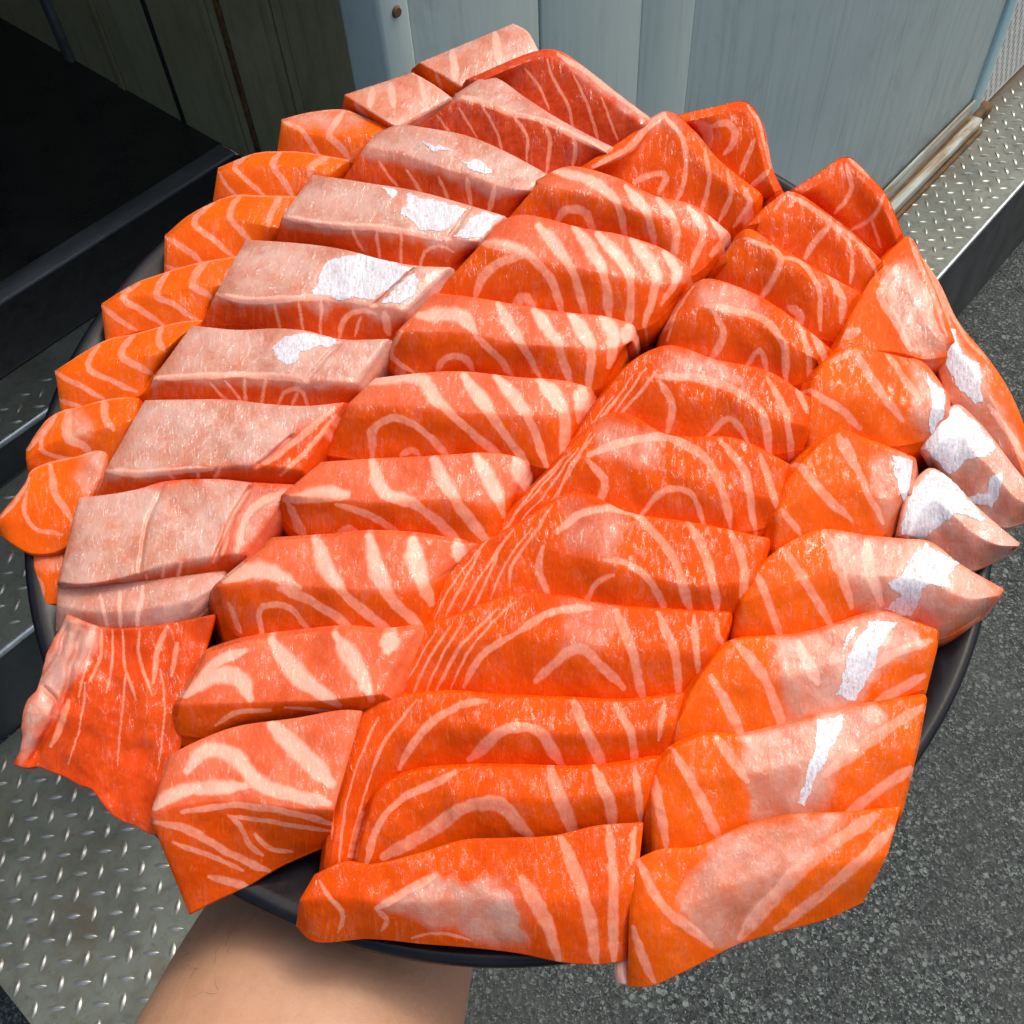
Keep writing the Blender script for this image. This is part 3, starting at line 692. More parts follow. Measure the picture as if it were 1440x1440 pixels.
sashimi('B', 'ragged red flap with a wrinkled pale edge hanging over the lower left rim', [(92, 864), (143, 882), (200, 882), (245, 876), (302, 864)], [(36, 1000), (90, 1005), (150, 990), (205, 990), (270, 975)], [(24, 1074), (65, 1082), (123, 1108), (160, 1146), (222, 1174)], ([15, 10, 9, 10, 12], [14, 10, 8, 9, 11], [6, 6, 5, 5, 5]),
    st=[(1.2, [(178, 940), (172, 1000), (165, 1075)]), (1.2, [(225, 940), (232, 1000), (222, 1080)]), (1.1, [(120, 960), (112, 1020), (95, 1075)]), (2, [(142, 885), (140, 930), (125, 960)]), (1.6, [(157, 887), (158, 930), (150, 975)]), (1.6, [(173, 887), (177, 940), (192, 985)]), (1.8, [(195, 887), (197, 927), (214, 980)]), (3, [(235, 880), (222, 915), (215, 960)]), (1.5, [(128, 915), (110, 980)]), (3, [(250, 905), (240, 950)]), (4, [(96, 985), (85, 1020), (72, 1050)])],
    pale=[(.9, [(90, 860), (143, 884), (135, 912), (105, 945), (78, 985), (70, 1010), (25, 1076), (34, 1000), (66, 925)])], red=.4, drop=3, flare=-1.5, wob=3.0, wr=.22, rag=9, cut=[(5, 2.2, [(118, 885), (100, 935), (88, 985), (62, 1040), (45, 1068)]), (4, 1.6, [(95, 880), (80, 925), (52, 965)]), (3.5, 1.2, [(60, 965), (78, 985), (72, 1010)])], ridge=.4)

# ---- C: white-striped middle row
HC = ([18, 19, 19, 17, 11], [20, 21, 21, 18, 11], [10, 10, 10, 10, 8])
sashimi('C', 'orange slice with a white hook mark at the far end of the striped row', [(950, 162), (1005, 150), (1049, 143), (1068, 165), (1085, 236), (1100, 268)], [(962, 172), (1008, 160), (1044, 154), (1060, 176), (1077, 238), (1090, 272)], [(968, 186), (990, 205), (1010, 235), (1030, 262), (1052, 282), (1070, 286)], (15, 16, 6),
    st=[(4, [(1000, 178), (1022, 172), (1032, 182), (1030, 202), (1018, 216)]), (3, [(1062, 195), (1040, 245)]), (3.5, [(1080, 240), (1058, 262)]), (6, [(980, 172), (994, 184), (991, 215)]), (2, [(1052, 148), (1066, 170), (1083, 236)])], drop=12)
sashimi('C', 'peaked orange slice, second from the far end of the striped row', [(815, 236), (880, 194), (933, 157), (975, 183), (1010, 224), (1070, 272)], [(828, 241), (890, 207), (930, 168), (964, 202), (1003, 242), (1062, 284)], [(822, 246), (862, 250), (893, 262), (947, 294), (1000, 304), (1034, 324)], (16, 17, 9),
    st=[(3, [(933, 162), (958, 191), (964, 240), (950, 290)]), (3, [(991, 210), (997, 253), (986, 298)]), (3, [(1022, 240), (1028, 276), (1012, 308)]), (3, [(1045, 262), (1055, 282), (1032, 318)]), (5, [(836, 234), (889, 205), (910, 178), (933, 160)]), (4, [(893, 256), (918, 245), (936, 246), (926, 272)])], pale=[(.6, [(930, 155), (960, 175), (950, 190), (935, 172), (915, 190), (905, 182)])], drop=12)
sashimi('C', 'large striped slice with a rounded shoulder, third from the far end of its row', [(752, 254), (800, 234), (862, 248), (920, 275), (978, 290), (1024, 326)], [(757, 258), (800, 266), (848, 278), (900, 298), (960, 312), (1015, 336)], [(706, 318), (777, 322), (835, 333), (900, 348), (968, 388), (1014, 352)], HC,
    st=[(4, [(777, 238), (838, 258), (867, 284), (880, 336)]), (4, [(880, 262), (911, 302), (921, 350)]), (4, [(925, 280), (951, 320), (946, 370)]), (4, [(970, 292), (987, 324), (972, 376)]), (4, [(1000, 305), (1017, 330), (1001, 358)]), (4.5, [(778, 318), (793, 297), (820, 297), (838, 332)])], top=.22, tw=1.5)
sashimi('C', 'striped slice with a white fork at its left end; fourth in the striped row', [(696, 316), (733, 302), (820, 321), (880, 332), (932, 350), (978, 380)], [(683, 337), (735, 358), (800, 373), (880, 390), (930, 398), (966, 398)], [(598, 428), (680, 432), (750, 446), (840, 452), (905, 462), (958, 415)], HC,
    st=[(5, [(675, 340), (747, 362), (773, 390), (791, 445)]), (5, [(668, 420), (680, 388), (705, 368), (735, 360)]), (5, [(757, 318), (803, 377), (826, 450)]), (5, [(808, 320), (846, 377), (858, 450)]), (5, [(842, 330), (884, 385), (884, 460)]), (5, [(890, 338), (921, 385), (906, 458)]), (4, [(935, 355), (952, 385), (930, 430)]), (6, [(720, 435), (738, 416), (752, 436)])], top=.22, tw=1.6)
sashimi('C', 'rounded striped slice with white tips at its right end, fifth from the far end', [(612, 412), (670, 419), (747, 432), (800, 440), (850, 445), (898, 458)], [(560, 465), (647, 467), (737, 483), (800, 487), (860, 490), (889, 480)], [(545, 505), (585, 526), (680, 529), (770, 538), (843, 545), (884, 478)], HC,
    st=[(5, [(590, 443), (650, 447), (668, 468)]), (4.5, [(668, 474), (700, 503), (722, 530)]), (5, [(700, 428), (723, 467), (759, 530)]), (5, [(752, 436), (784, 485), (802, 540)]), (5, [(803, 443), (830, 487), (828, 545)]), (5.5, [(848, 446), (863, 470), (856, 515)]), (6, [(884, 462), (880, 478)]), (4, [(612, 528), (627, 503), (653, 503), (668, 526)]), (3, [(566, 466), (549, 500), (580, 522)])], top=.22, tw=1.6)
sashimi('C', 'striped slice with a white arch on its left half, sixth from the far end', [(528, 532), (600, 524), (660, 523), (733, 531), (790, 535), (836, 547)], [(490, 568), (593, 572), (680, 580), (763, 583), (797, 580), (823, 577)], [(459, 640), (540, 649), (657, 645), (740, 652), (782, 656), (816, 600)], HC,
    st=[(5, [(520, 536), (597, 536), (612, 562), (640, 588), (707, 645)]), (5.5, [(653, 530), (690, 583), (742, 652)]), (5.5, [(700, 530), (740, 583), (769, 655)]), (6, [(758, 532), (793, 583), (791, 640)]), (6, [(818, 546), (816, 592)]), (5, [(523, 645), (527, 600), (555, 588), (587, 600), (632, 645)]), (4, [(565, 640), (580, 632), (590, 640)])], top=.22, tw=1.6)
sashimi('C', 'striped slice with a thick white left end, fourth from the near end of its row', [(452, 650), (513, 646), (613, 641), (680, 637), (715, 640), (750, 650)], [(398, 695), (493, 703), (547, 705), (647, 701), (697, 708), (728, 690)], [(390, 724), (440, 762), (547, 757), (620, 759), (684, 770), (722, 710)], HC,
    st=[(7, [(402, 703), (440, 700), (485, 696)]), (4.5, [(473, 710), (530, 730), (569, 755)]), (5.5, [(523, 648), (540, 693), (590, 713), (649, 766)]), (6, [(610, 646), (640, 703), (688, 764)]), (6, [(668, 642), (700, 700), (708, 726)]), (6, [(727, 645), (735, 680)]), (5, [(405, 710), (428, 752)]), (4, [(470, 756), (490, 742), (505, 752)])], top=.22, tw=1.6)
sashimi('C', 'striped slice with a pointed white V on its cut face, left of the middle', [(383, 760), (463, 755), (513, 750), (580, 753), (630, 760), (680, 766)], [(306, 824), (380, 818), (440, 825), (510, 827), (590, 825), (638, 800)], [(322, 888), (360, 902), (433, 895), (510, 897), (590, 890), (620, 840)], HC,
    st=[(6, [(443, 758), (467, 813), (555, 895)]), (6.5, [(520, 755), (540, 827), (595, 884)]), (7, [(580, 760), (593, 815), (606, 848)]), (6, [(643, 765), (645, 785)]), (5.5, [(393, 827), (447, 850), (503, 890)]), (7, [(317, 817), (360, 803), (397, 815), (420, 828)]), (3.5, [(370, 900), (370, 853), (393, 850), (442, 893)]), (3, [(322, 850), (340, 890)])], top=.18, flare=7, tw=1.5)
sashimi('C', 'glossy striped slice with a folded lower lip, second from the near end of its row', [(292, 918), (340, 903), (400, 894), (480, 886), (540, 890), (586, 884)], [(252, 990), (333, 988), (413, 985), (450, 985), (497, 980), (538, 975)], [(246, 1032), (290, 1036), (340, 1022), (417, 1012), (480, 1006), (536, 996)], (17, 18, 10),
    st=[(7, [(262, 978), (290, 955), (335, 952), (352, 985)]), (7, [(383, 900), (417, 947), (478, 992)]), (7, [(473, 892), (507, 950), (522, 982)]), (7, [(552, 892), (545, 915)]), (3, [(303, 1020), (320, 1007), (380, 1000)]), (4, [(345, 915), (300, 935), (275, 960)]), (2.5, [(400, 995), (470, 1000)])], top=.18, flare=7, tw=1.4)
sashimi('C', 'large slice with curved white rings on its cut face, nearest in the striped row', [(238, 1062), (283, 1040), (333, 1022), (417, 1010), (480, 999), (508, 1000)], [(211, 1148), (240, 1136), (300, 1127), (360, 1128), (420, 1136), (468, 1138)], [(266, 1284), (305, 1264), (345, 1246), (385, 1222), (420, 1205), (460, 1188)], (17, 18, 1),
    st=[(7, [(218, 1135), (250, 1115), (300, 1108), (345, 1106)]), (7, [(262, 1085), (290, 1055), (317, 1057), (367, 1103), (463, 1130)]), (9, [(383, 1020), (430, 1065), (465, 1100)]), (4, [(255, 1143), (333, 1132), (400, 1142), (465, 1157)]), (3, [(320, 1147), (333, 1157), (353, 1190), (369, 1202)]), (2.5, [(320, 1147), (390, 1158), (463, 1168)]), (3, [(358, 1172), (375, 1190), (410, 1198)]), (4.5, [(217, 1155), (267, 1167), (323, 1200), (379, 1225)]), (3, [(245, 1185), (300, 1205), (340, 1225)]), (4, [(293, 1233), (350, 1247)])], top=.22, tw=1.3, drop=3, flare=-1.5)

# ---- D: deep orange row right of the middle; pale crest patches paint in glossy highlights
HD = ([14, 18, 18, 18, 16], [16, 20, 20, 20, 17], [11, 11, 11, 11, 9])
sashimi('D', 'pointed orange slice at the far end of the deep orange row', [(1112, 268), (1150, 244), (1194, 221), (1222, 246), (1244, 271), (1270, 330)], [(1125, 274), (1155, 256), (1190, 234), (1216, 256), (1238, 282), (1262, 338)], [(1135, 284), (1165, 298), (1198, 324), (1216, 338), (1230, 352), (1246, 362)], (15, 15, 6),
    st=[(2.4, [(1191, 231), (1197, 267), (1173, 300)]), (2.4, [(1196, 326), (1227, 307), (1244, 272)]), (2, [(1227, 307), (1240, 348)]), (2.5, [(1194, 223), (1222, 250)])])
sashimi('D', 'peaked orange slice with a white fork, second in the deep orange row', [(1048, 320), (1085, 284), (1108, 269), (1170, 304), (1213, 339), (1242, 368)], [(1066, 316), (1092, 290), (1112, 282), (1165, 318), (1205, 350), (1232, 377)], [(1056, 336), (1095, 350), (1129, 368), (1165, 394), (1198, 420), (1218, 406)], (16, 16, 10),
    st=[(4, [(1166, 316), (1150, 335), (1133, 362)]), (2.6, [(1169, 316), (1196, 347), (1196, 398)]), (2.6, [(1213, 345), (1230, 380)]), (3, [(1108, 274), (1140, 292), (1168, 312), (1212, 345)])])
sashimi('D', 'orange slice with a branching white line, third in the deep orange row', [(1008, 376), (1030, 345), (1047, 323), (1090, 344), (1140, 374), (1208, 411)], [(1020, 373), (1036, 352), (1052, 338), (1090, 359), (1138, 390), (1196, 425)], [(1005, 398), (1030, 408), (1055, 420), (1095, 442), (1130, 468), (1174, 480)], HD,
    st=[(4, [(1087, 347), (1098, 363), (1088, 392), (1068, 420)]), (3, [(1098, 363), (1123, 366), (1148, 397), (1153, 465)]), (4, [(1162, 380), (1186, 424), (1181, 452)]), (3, [(1048, 334), (1084, 349)]), (5, [(1110, 430), (1124, 440), (1120, 462)])])
sashimi('D', 'orange slice with a glossy crest, fourth in the deep orange row', [(968, 405), (993, 392), (1047, 407), (1087, 428), (1127, 457), (1167, 490)], [(944, 452), (988, 430), (1030, 443), (1077, 461), (1107, 481), (1148, 505)], [(934, 486), (960, 500), (1005, 512), (1055, 526), (1112, 542), (1158, 515)], HD,
    st=[(4.5, [(993, 430), (1027, 435), (1077, 452), (1100, 480), (1107, 538)]), (4.5, [(1004, 440), (1017, 467), (999, 508)]), (3.6, [(1120, 453), (1137, 497), (1136, 545)]), (4.5, [(1143, 463), (1158, 503)]), (3, [(1047, 520), (1067, 493), (1080, 525)]), (1.6, [(975, 402), (950, 440), (938, 478)])], pale=[(.55, [(976, 398), (1050, 408), (1080, 440), (1020, 440), (980, 430)])])
sashimi('D', 'orange slice with a long bright crest, fifth in the deep orange row', [(753, 676), (800, 624), (843, 561), (890, 508), (937, 486), (1007, 506), (1080, 522), (1139, 560)], [(758, 678), (806, 636), (852, 580), (898, 534), (935, 530), (1007, 547), (1073, 583), (1134, 598)], [(764, 680), (812, 648), (848, 612), (880, 592), (940, 612), (1005, 620), (1065, 640), (1130, 630)], ([7, 10, 13, 16, 18, 18, 18, 16], [7, 10, 13, 16, 18, 18, 18, 16], [6, 8, 10, 11, 11, 11, 11, 9]),
    st=[(1.2, [(775, 670), (815, 622), (862, 558)]), (1.2, [(795, 657), (836, 606), (888, 530)]), (1.3, [(820, 640), (856, 592), (908, 518)]), (5, [(923, 530), (967, 530), (1027, 547), (1067, 573), (1083, 645)]), (4.5, [(927, 537), (947, 570), (939, 608)]), (4, [(1080, 530), (1107, 587), (1113, 648)]), (4, [(1122, 545), (1134, 580)]), (3.5, [(993, 616), (1027, 587), (1052, 622)]), (1.6, [(925, 520), (880, 575), (850, 610)]), (1.4, [(880, 545), (820, 620), (785, 660)])], pale=[(.55, [(937, 488), (1010, 508), (1060, 550), (980, 530), (930, 528)])])  # pale crest patch and thin left edge line are painted highlights
sashimi('D', 'orange slice with two white bands meeting on its crest, sixth in its row', [(686, 765), (715, 720), (765, 668), (815, 615), (857, 582), (940, 612), (1043, 619), (1109, 652)], [(690, 766), (725, 728), (772, 682), (800, 650), (830, 644), (915, 657), (1015, 683), (1095, 704)], [(694, 768), (738, 740), (775, 712), (800, 708), (840, 720), (927, 736), (1040, 748), (1088, 738)], ([7, 10, 13, 16, 18, 18, 18, 16], [7, 10, 13, 16, 18, 18, 18, 16], [6, 8, 10, 11, 11, 11, 11, 9]),
    st=[(1.2, [(700, 756), (735, 712), (792, 652)]), (1.2, [(722, 746), (760, 702), (814, 630)]), (1.3, [(757, 730), (786, 690), (832, 608)]), (5, [(827, 640), (860, 627), (950, 619), (993, 647), (1015, 690), (1027, 740)]), (5, [(827, 647), (850, 680), (838, 718)]), (4.5, [(1010, 618), (1043, 657), (1062, 745)]), (4, [(1070, 640), (1094, 720)]), (3.5, [(900, 728), (940, 687), (967, 690), (991, 745)]), (1.6, [(838, 610), (800, 660), (782, 705)]), (1.4, [(800, 640), (740, 700), (712, 745)])], pale=[(.5, [(845, 590), (930, 615), (920, 655), (840, 640)])])
sashimi('D', 'orange slice with nested white arcs, fifth from the front in its row', [(592, 884), (612, 836), (668, 770), (735, 733), (795, 696), (887, 722), (993, 739), (1079, 757)], [(596, 884), (625, 848), (685, 790), (735, 768), (780, 774), (880, 800), (980, 822), (1062, 815)], [(600, 886), (645, 872), (695, 848), (730, 840), (780, 848), (880, 862), (990, 866), (1050, 856)], ([7, 10, 13, 16, 18, 18, 18, 16], [7, 10, 13, 16, 19, 19, 19, 16], [6, 8, 10, 11, 11, 11, 11, 9]),
    st=[(1.2, [(608, 876), (640, 815), (692, 754)]), (1.2, [(645, 868), (675, 810), (718, 748)]), (1.3, [(688, 850), (706, 800), (748, 742)]), (5, [(783, 747), (810, 727), (893, 723), (920, 750), (947, 787), (972, 865)]), (5, [(967, 735), (990, 777), (1010, 860)]), (5, [(1023, 740), (1043, 780), (1047, 850)]), (3, [(822, 850), (845, 815), (862, 808)]), (4, [(850, 788), (883, 793), (923, 830), (938, 866)]), (4, [(764, 770), (758, 800), (773, 838)]), (1.6, [(627, 868), (647, 827), (675, 775)]), (1.6, [(667, 855), (700, 777)]), (2, [(717, 825), (717, 800), (740, 767), (777, 710)]), (1.5, [(720, 745), (690, 790)])], pale=[(.4, [(800, 705), (880, 725), (860, 790), (790, 770)])])
sashimi('D', 'broad slice with a white chevron on its front, fourth from the front rim', [(528, 988), (545, 930), (590, 885), (650, 862), (713, 838), (780, 838), (860, 852), (945, 858), (1026, 862)], [(540, 990), (562, 950), (605, 920), (660, 900), (715, 893), (780, 898), (860, 908), (945, 912), (1005, 915)], [(545, 995), (580, 990), (613, 980), (655, 974), (700, 984), (775, 990), (855, 992), (920, 992), (970, 982)], ([7, 10, 13, 15, 17, 17, 17, 17, 15], [8, 11, 14, 16, 18, 18, 18, 18, 15], [6, 7, 6, 7, 7, 7, 7, 7, 7]),
    st=[(1.2, [(556, 988), (580, 945), (614, 886)]), (1.3, [(596, 985), (616, 935), (654, 868)]), (1.6, [(632, 972), (656, 922), (700, 868), (726, 846)]), (6, [(753, 957), (780, 933), (817, 913), (842, 933), (876, 968)]), (6, [(868, 860), (890, 920), (905, 985)]), (5, [(925, 862), (946, 910), (955, 980)]), (4, [(975, 866), (982, 945)]), (1.5, [(537, 987), (567, 933), (593, 897)]), (1.7, [(577, 985), (597, 940), (632, 882)]), (2.2, [(613, 973), (640, 920), (700, 855)]), (4, [(653, 967), (673, 927), (730, 887)]), (5, [(725, 890), (780, 860), (830, 855)]), (3, [(1008, 868), (1012, 905)])], pale=[(.3, [(790, 840), (870, 850), (850, 910), (790, 920)])], ridge=6)
sashimi('D', 'slice with a wide white chevron lying flat, third from the near end of its row', [(454, 1224), (462, 1150), (475, 1045), (530, 990), (622, 974), (700, 979), (800, 983), (880, 986), (960, 976)], [(463, 1226), (474, 1160), (492, 1095), (545, 1045), (630, 1020), (705, 1025), (800, 1030), (875, 1030), (950, 1018)], [(486, 1224), (494, 1180), (512, 1132), (548, 1100), (600, 1084), (680, 1086), (790, 1088), (860, 1086), (930, 1074)], ([3, 6, 10, 14, 16, 16, 16, 16, 16], [4, 7, 11, 15, 17, 17, 17, 17, 16], [2, 4, 6, 7, 7, 7, 7, 7, 7]),
    st=[(1.6, [(476, 1215), (490, 1116), (504, 1071), (532, 1008)]), (1.6, [(490, 1205), (508, 1134), (524, 1088)]), (2.2, [(523, 1086), (539, 1047), (586, 984)]), (4.5, [(561, 1080), (580, 1047), (615, 1009), (650, 991), (684, 986)]), (6.5, [(660, 1068), (723, 1022), (751, 1026), (794, 1080)]), (7, [(808, 988), (831, 1043), (851, 1084)]), (5.5, [(865, 991), (886, 1029), (894, 1078)]), (1.4, [(465, 1180), (478, 1090), (500, 1030)]), (3, [(935, 985), (925, 1040)])], ridge=6)
sashimi('D', 'slice with a glossy white chevron, second from the near end of its row', [(500, 1224), (511, 1172), (532, 1112), (574, 1088), (650, 1079), (735, 1079), (800, 1081), (860, 1077), (926, 1066)], [(510, 1226), (526, 1180), (555, 1145), (600, 1126), (660, 1120), (735, 1122), (800, 1120), (860, 1114), (914, 1105)], [(516, 1228), (545, 1218), (575, 1212), (605, 1206), (655, 1190), (715, 1186), (785, 1182), (846, 1170), (902, 1164)], ([5, 8, 12, 15, 16, 16, 16, 16, 16], [6, 9, 13, 16, 17, 17, 17, 17, 16], [4, 5, 6, 7, 7, 7, 7, 7, 7]),
    st=[(4.5, [(515, 1215), (528, 1168), (556, 1130), (594, 1109), (640, 1086)]), (8, [(539, 1205), (594, 1175), (664, 1133), (697, 1130), (746, 1178)]), (7.5, [(773, 1082), (789, 1127), (808, 1176)]), (6.5, [(836, 1082), (855, 1123), (863, 1168)]), (4, [(893, 1078), (900, 1155)])], ridge=6)
sashimi('D', 'nearest slice of the deep orange row with a pale wet patch, overhanging the front rim', [(443, 1230), (480, 1213), (520, 1216), (594, 1199), (650, 1182), (712, 1179), (782, 1175), (844, 1161), (904, 1157)], [(422, 1266), (462, 1262), (515, 1266), (592, 1268), (655, 1264), (718, 1264), (787, 1264), (848, 1260), (894, 1250)], [(417, 1302), (440, 1322), (515, 1319), (594, 1326), (648, 1330), (722, 1338), (800, 1353), (851, 1354), (882, 1348)], (15, 15, 5),
    st=[(3, [(449, 1238), (462, 1262), (483, 1290), (476, 1310)]), (8, [(733, 1234), (765, 1290), (785, 1350)]), (7, [(789, 1179), (817, 1248), (830, 1293), (838, 1352)]), (6, [(855, 1163), (862, 1238), (863, 1350)]), (4, [(893, 1163), (886, 1215)]), (3, [(530, 1280), (545, 1295), (535, 1308)]), (2, [(580, 1320), (620, 1312), (660, 1322)]), (5, [(530, 1278), (570, 1254), (610, 1232)])],
    pale=[(.85, [(530, 1278), (570, 1252), (610, 1231), (657, 1245), (712, 1240), (743, 1328), (678, 1325), (622, 1300)])], drop=3, flare=-1.5, ridge=6)

# ---- E: right-hand row with silver skin
sashimi('E', 'long dull orange slice curling over the rim at the far right', [(1276, 334), (1318, 393), (1349, 455), (1391, 506), (1422, 555), (1443, 610), (1450, 664)], [(1280, 352), (1306, 410), (1330, 470), (1368, 520), (1398, 566), (1424, 622), (1444, 676)], [(1282, 380), (1298, 440), (1318, 510), (1335, 560), (1370, 604), (1404, 650), (1440, 694)], (6, 9, 4),
    st=[(4, [(1290, 360), (1320, 415), (1336, 456)]), (4, [(1390, 570), (1420, 610), (1445, 650)]), (2.5, [(1278, 336), (1318, 396), (1348, 458), (1390, 510)])], sil=[[(1334, 463), (1345, 464), (1352, 495), (1376, 511), (1384, 530), (1382, 568), (1370, 571), (1345, 542), (1331, 514)]],
    pale=[(.6, [(1316, 500), (1334, 463), (1360, 500), (1384, 520), (1440, 640), (1440, 700), (1330, 560)])], drop=4, flare=-1)
sashimi('E', 'slice with a silver triangle below the long curled slice at the far right', [(1296, 630), (1324, 588), (1343, 569), (1374, 591), (1404, 627), (1425, 655), (1448, 682)], [(1305, 642), (1326, 618), (1346, 612), (1372, 637), (1396, 662), (1420, 692), (1448, 712)], [(1312, 655), (1330, 676), (1345, 692), (1366, 710), (1390, 728), (1412, 741), (1446, 732)], (10, 11, 4),
    sil=[[(1300, 630), (1326, 588), (1343, 570), (1372, 592), (1404, 629), (1382, 641), (1358, 648), (1336, 668), (1318, 650)], [(1394, 668), (1413, 662), (1406, 698), (1394, 713), (1367, 707), (1357, 698), (1386, 690)]], allpale=.85, drop=4, flare=-1)
sashimi('E', 'pale topped slice with a bent white band, farthest in the right hand row', [(1192, 446), (1216, 408), (1246, 360), (1277, 333), (1302, 378), (1322, 425), (1342, 478)], [(1184, 470), (1212, 440), (1240, 408), (1260, 376), (1284, 420), (1302, 455), (1330, 486)], [(1166, 510), (1195, 498), (1225, 492), (1250, 494), (1275, 498), (1300, 505), (1332, 500)], (12, 12.5, 10),
    st=[(5, [(1260, 374), (1238, 415), (1262, 452), (1280, 492)]), (2.5, [(1278, 336), (1305, 395), (1332, 472)]), (6, [(1188, 474), (1206, 466)])], pale=[(.85, [(1260, 366), (1290, 380), (1335, 490), (1300, 505), (1270, 470), (1240, 410)])])
sashimi('E', 'blocky orange slice with a diagonal white band and a silver right edge', [(1140, 535), (1165, 505), (1200, 487), (1240, 496), (1275, 504), (1300, 512), (1331, 553)], [(1134, 574), (1165, 556), (1205, 552), (1245, 560), (1275, 566), (1305, 572), (1330, 576)], [(1136, 634), (1170, 630), (1200, 626), (1240, 628), (1275, 625), (1304, 618), (1316, 612)], (14, 15, 9), flare=6,
    st=[(5, [(1202, 494), (1221, 524), (1246, 561), (1268, 590)]), (5, [(1140, 549), (1159, 561), (1196, 588), (1210, 602)]), (4, [(1248, 497), (1271, 530), (1291, 560)]), (3, [(1168, 507), (1204, 493)])], pale=[(.6, [(1285, 510), (1306, 520), (1310, 615), (1280, 600)])], sil=[[(1300, 524), (1329, 552), (1327, 580), (1312, 612), (1304, 606), (1308, 570)]])
sashimi('E', 'orange slice whose right end is a narrow silver strip beside the sharp tip', [(1100, 685), (1130, 648), (1179, 607), (1215, 617), (1250, 630), (1284, 644)], [(1090, 725), (1125, 702), (1170, 680), (1212, 690), (1246, 700), (1278, 690)], [(1088, 778), (1125, 764), (1160, 758), (1205, 760), (1238, 756), (1269, 712)], (14, 15, 9), flare=6,
    st=[(5, [(1122, 651), (1165, 702), (1198, 730)]), (4, [(1190, 618), (1214, 680), (1242, 735)]), (5, [(1179, 612), (1192, 640), (1207, 660)]), (4, [(1099, 716), (1126, 750)])], pale=[(.5, [(1225, 640), (1255, 640), (1265, 740), (1235, 745)])], sil=[[(1252, 640), (1284, 645), (1280, 680), (1270, 708), (1262, 690)]])
sashimi('E', 'pale slice with the largest silver patch and a sharp tip over the right rim', [(1262, 752), (1276, 695), (1306, 659), (1335, 673), (1370, 709), (1405, 740), (1434, 764)], [(1276, 755), (1292, 720), (1315, 704), (1340, 724), (1370, 750), (1402, 766), (1431, 768)], [(1285, 762), (1300, 768), (1320, 782), (1342, 794), (1368, 801), (1400, 788), (1430, 772)], (11, 12, 3),
    sil=[[(1274, 702), (1306, 661), (1324, 664), (1352, 692), (1385, 728), (1378, 732), (1345, 720), (1328, 737), (1297, 758), (1268, 752)]], allpale=.9, drop=4, flare=-1)
sashimi('E', 'slice with a ragged silver blot and a pinched pale end over the rim', [(1050, 815), (1098, 771), (1153, 745), (1220, 753), (1272, 758), (1308, 762), (1350, 793), (1412, 829)], [(1042, 846), (1085, 828), (1150, 810), (1220, 808), (1272, 812), (1316, 822), (1356, 840), (1404, 838)], [(1028, 900), (1085, 904), (1130, 900), (1172, 890), (1242, 870), (1281, 882), (1318, 898), (1380, 866)], (14, 15, [6, 6, 6, 6, 5, 4, 4, 5]),
    st=[(5, [(1098, 771), (1131, 814), (1170, 882)]), (4.5, [(1061, 802), (1080, 845), (1097, 898)]), (6, [(1159, 750), (1183, 805), (1198, 855)]), (6, [(1218, 760), (1222, 800), (1240, 850)])],
    pale=[(.8, [(1165, 750), (1310, 760), (1410, 830), (1385, 865), (1320, 897), (1280, 880), (1205, 860)])], sil=[[(1281, 784), (1299, 762), (1348, 793), (1333, 811), (1336, 829), (1310, 822), (1296, 832), (1290, 850), (1280, 870), (1241, 857), (1266, 839), (1246, 823), (1269, 805)]], drop=6)
sashimi('E', 'broad slice with a long silver bar, third from the front at right', [(955, 1000), (985, 950), (1030, 903), (1085, 896), (1130, 892), (1171, 881), (1241, 861), (1281, 873), (1318, 886)], [(950, 1020), (975, 985), (1030, 960), (1085, 950), (1130, 945), (1175, 932), (1241, 912), (1281, 912), (1315, 908)], [(944, 1058), (985, 1044), (1031, 1043), (1070, 1038), (1104, 1028), (1147, 1014), (1196, 1002), (1254, 985), (1300, 968)], (14, 15, 9),
    st=[(6.5, [(1034, 903), (1070, 946), (1103, 1026)]), (5.5, [(1000, 950), (1024, 991), (1045, 1040)]), (6, [(1122, 903), (1150, 961)]), (6, [(1214, 946), (1260, 918), (1309, 900)]), (6, [(1235, 985), (1300, 950)])],
    pale=[(.8, [(1085, 900), (1170, 882), (1240, 862), (1280, 880), (1300, 905), (1240, 940), (1190, 1000), (1110, 1022)])], sil=[[(1220, 874), (1262, 876), (1236, 918), (1227, 946), (1200, 989), (1176, 978), (1190, 930), (1198, 906)], [(1197, 880), (1208, 880), (1190, 912), (1174, 934)]], ridge=5)
sashimi('E', 'broad slice with a slim tapering silver bar, second from the front at right', [(918, 1085), (945, 1055), (983, 1036), (1047, 1034), (1107, 1020), (1157, 1003), (1240, 989), (1301, 979)], [(916, 1125), (945, 1105), (985, 1095), (1045, 1090), (1105, 1076), (1158, 1064), (1235, 1055), (1288, 1050)], [(918, 1204), (945, 1204), (980, 1198), (1025, 1184), (1060, 1164), (1110, 1153), (1190, 1147), (1266, 1138)], (14, 15, 9),
    st=[(6.5, [(947, 1055), (983, 1120), (1015, 1184)]), (5.5, [(920, 1093), (928, 1140), (938, 1196)]), (6, [(1008, 1038), (1050, 1098)]), (7, [(1160, 1090), (1240, 1030), (1300, 992)]), (7, [(1190, 1146), (1240, 1108), (1285, 1080)])],
    pale=[(.8, [(1040, 1034), (1107, 1018), (1160, 1002), (1235, 992), (1250, 1015), (1180, 1070), (1150, 1145), (1060, 1160)])], sil=[[(1147, 1013), (1190, 1003), (1174, 1047), (1141, 1107), (1131, 1136), (1120, 1127), (1143, 1060)]], ridge=5)
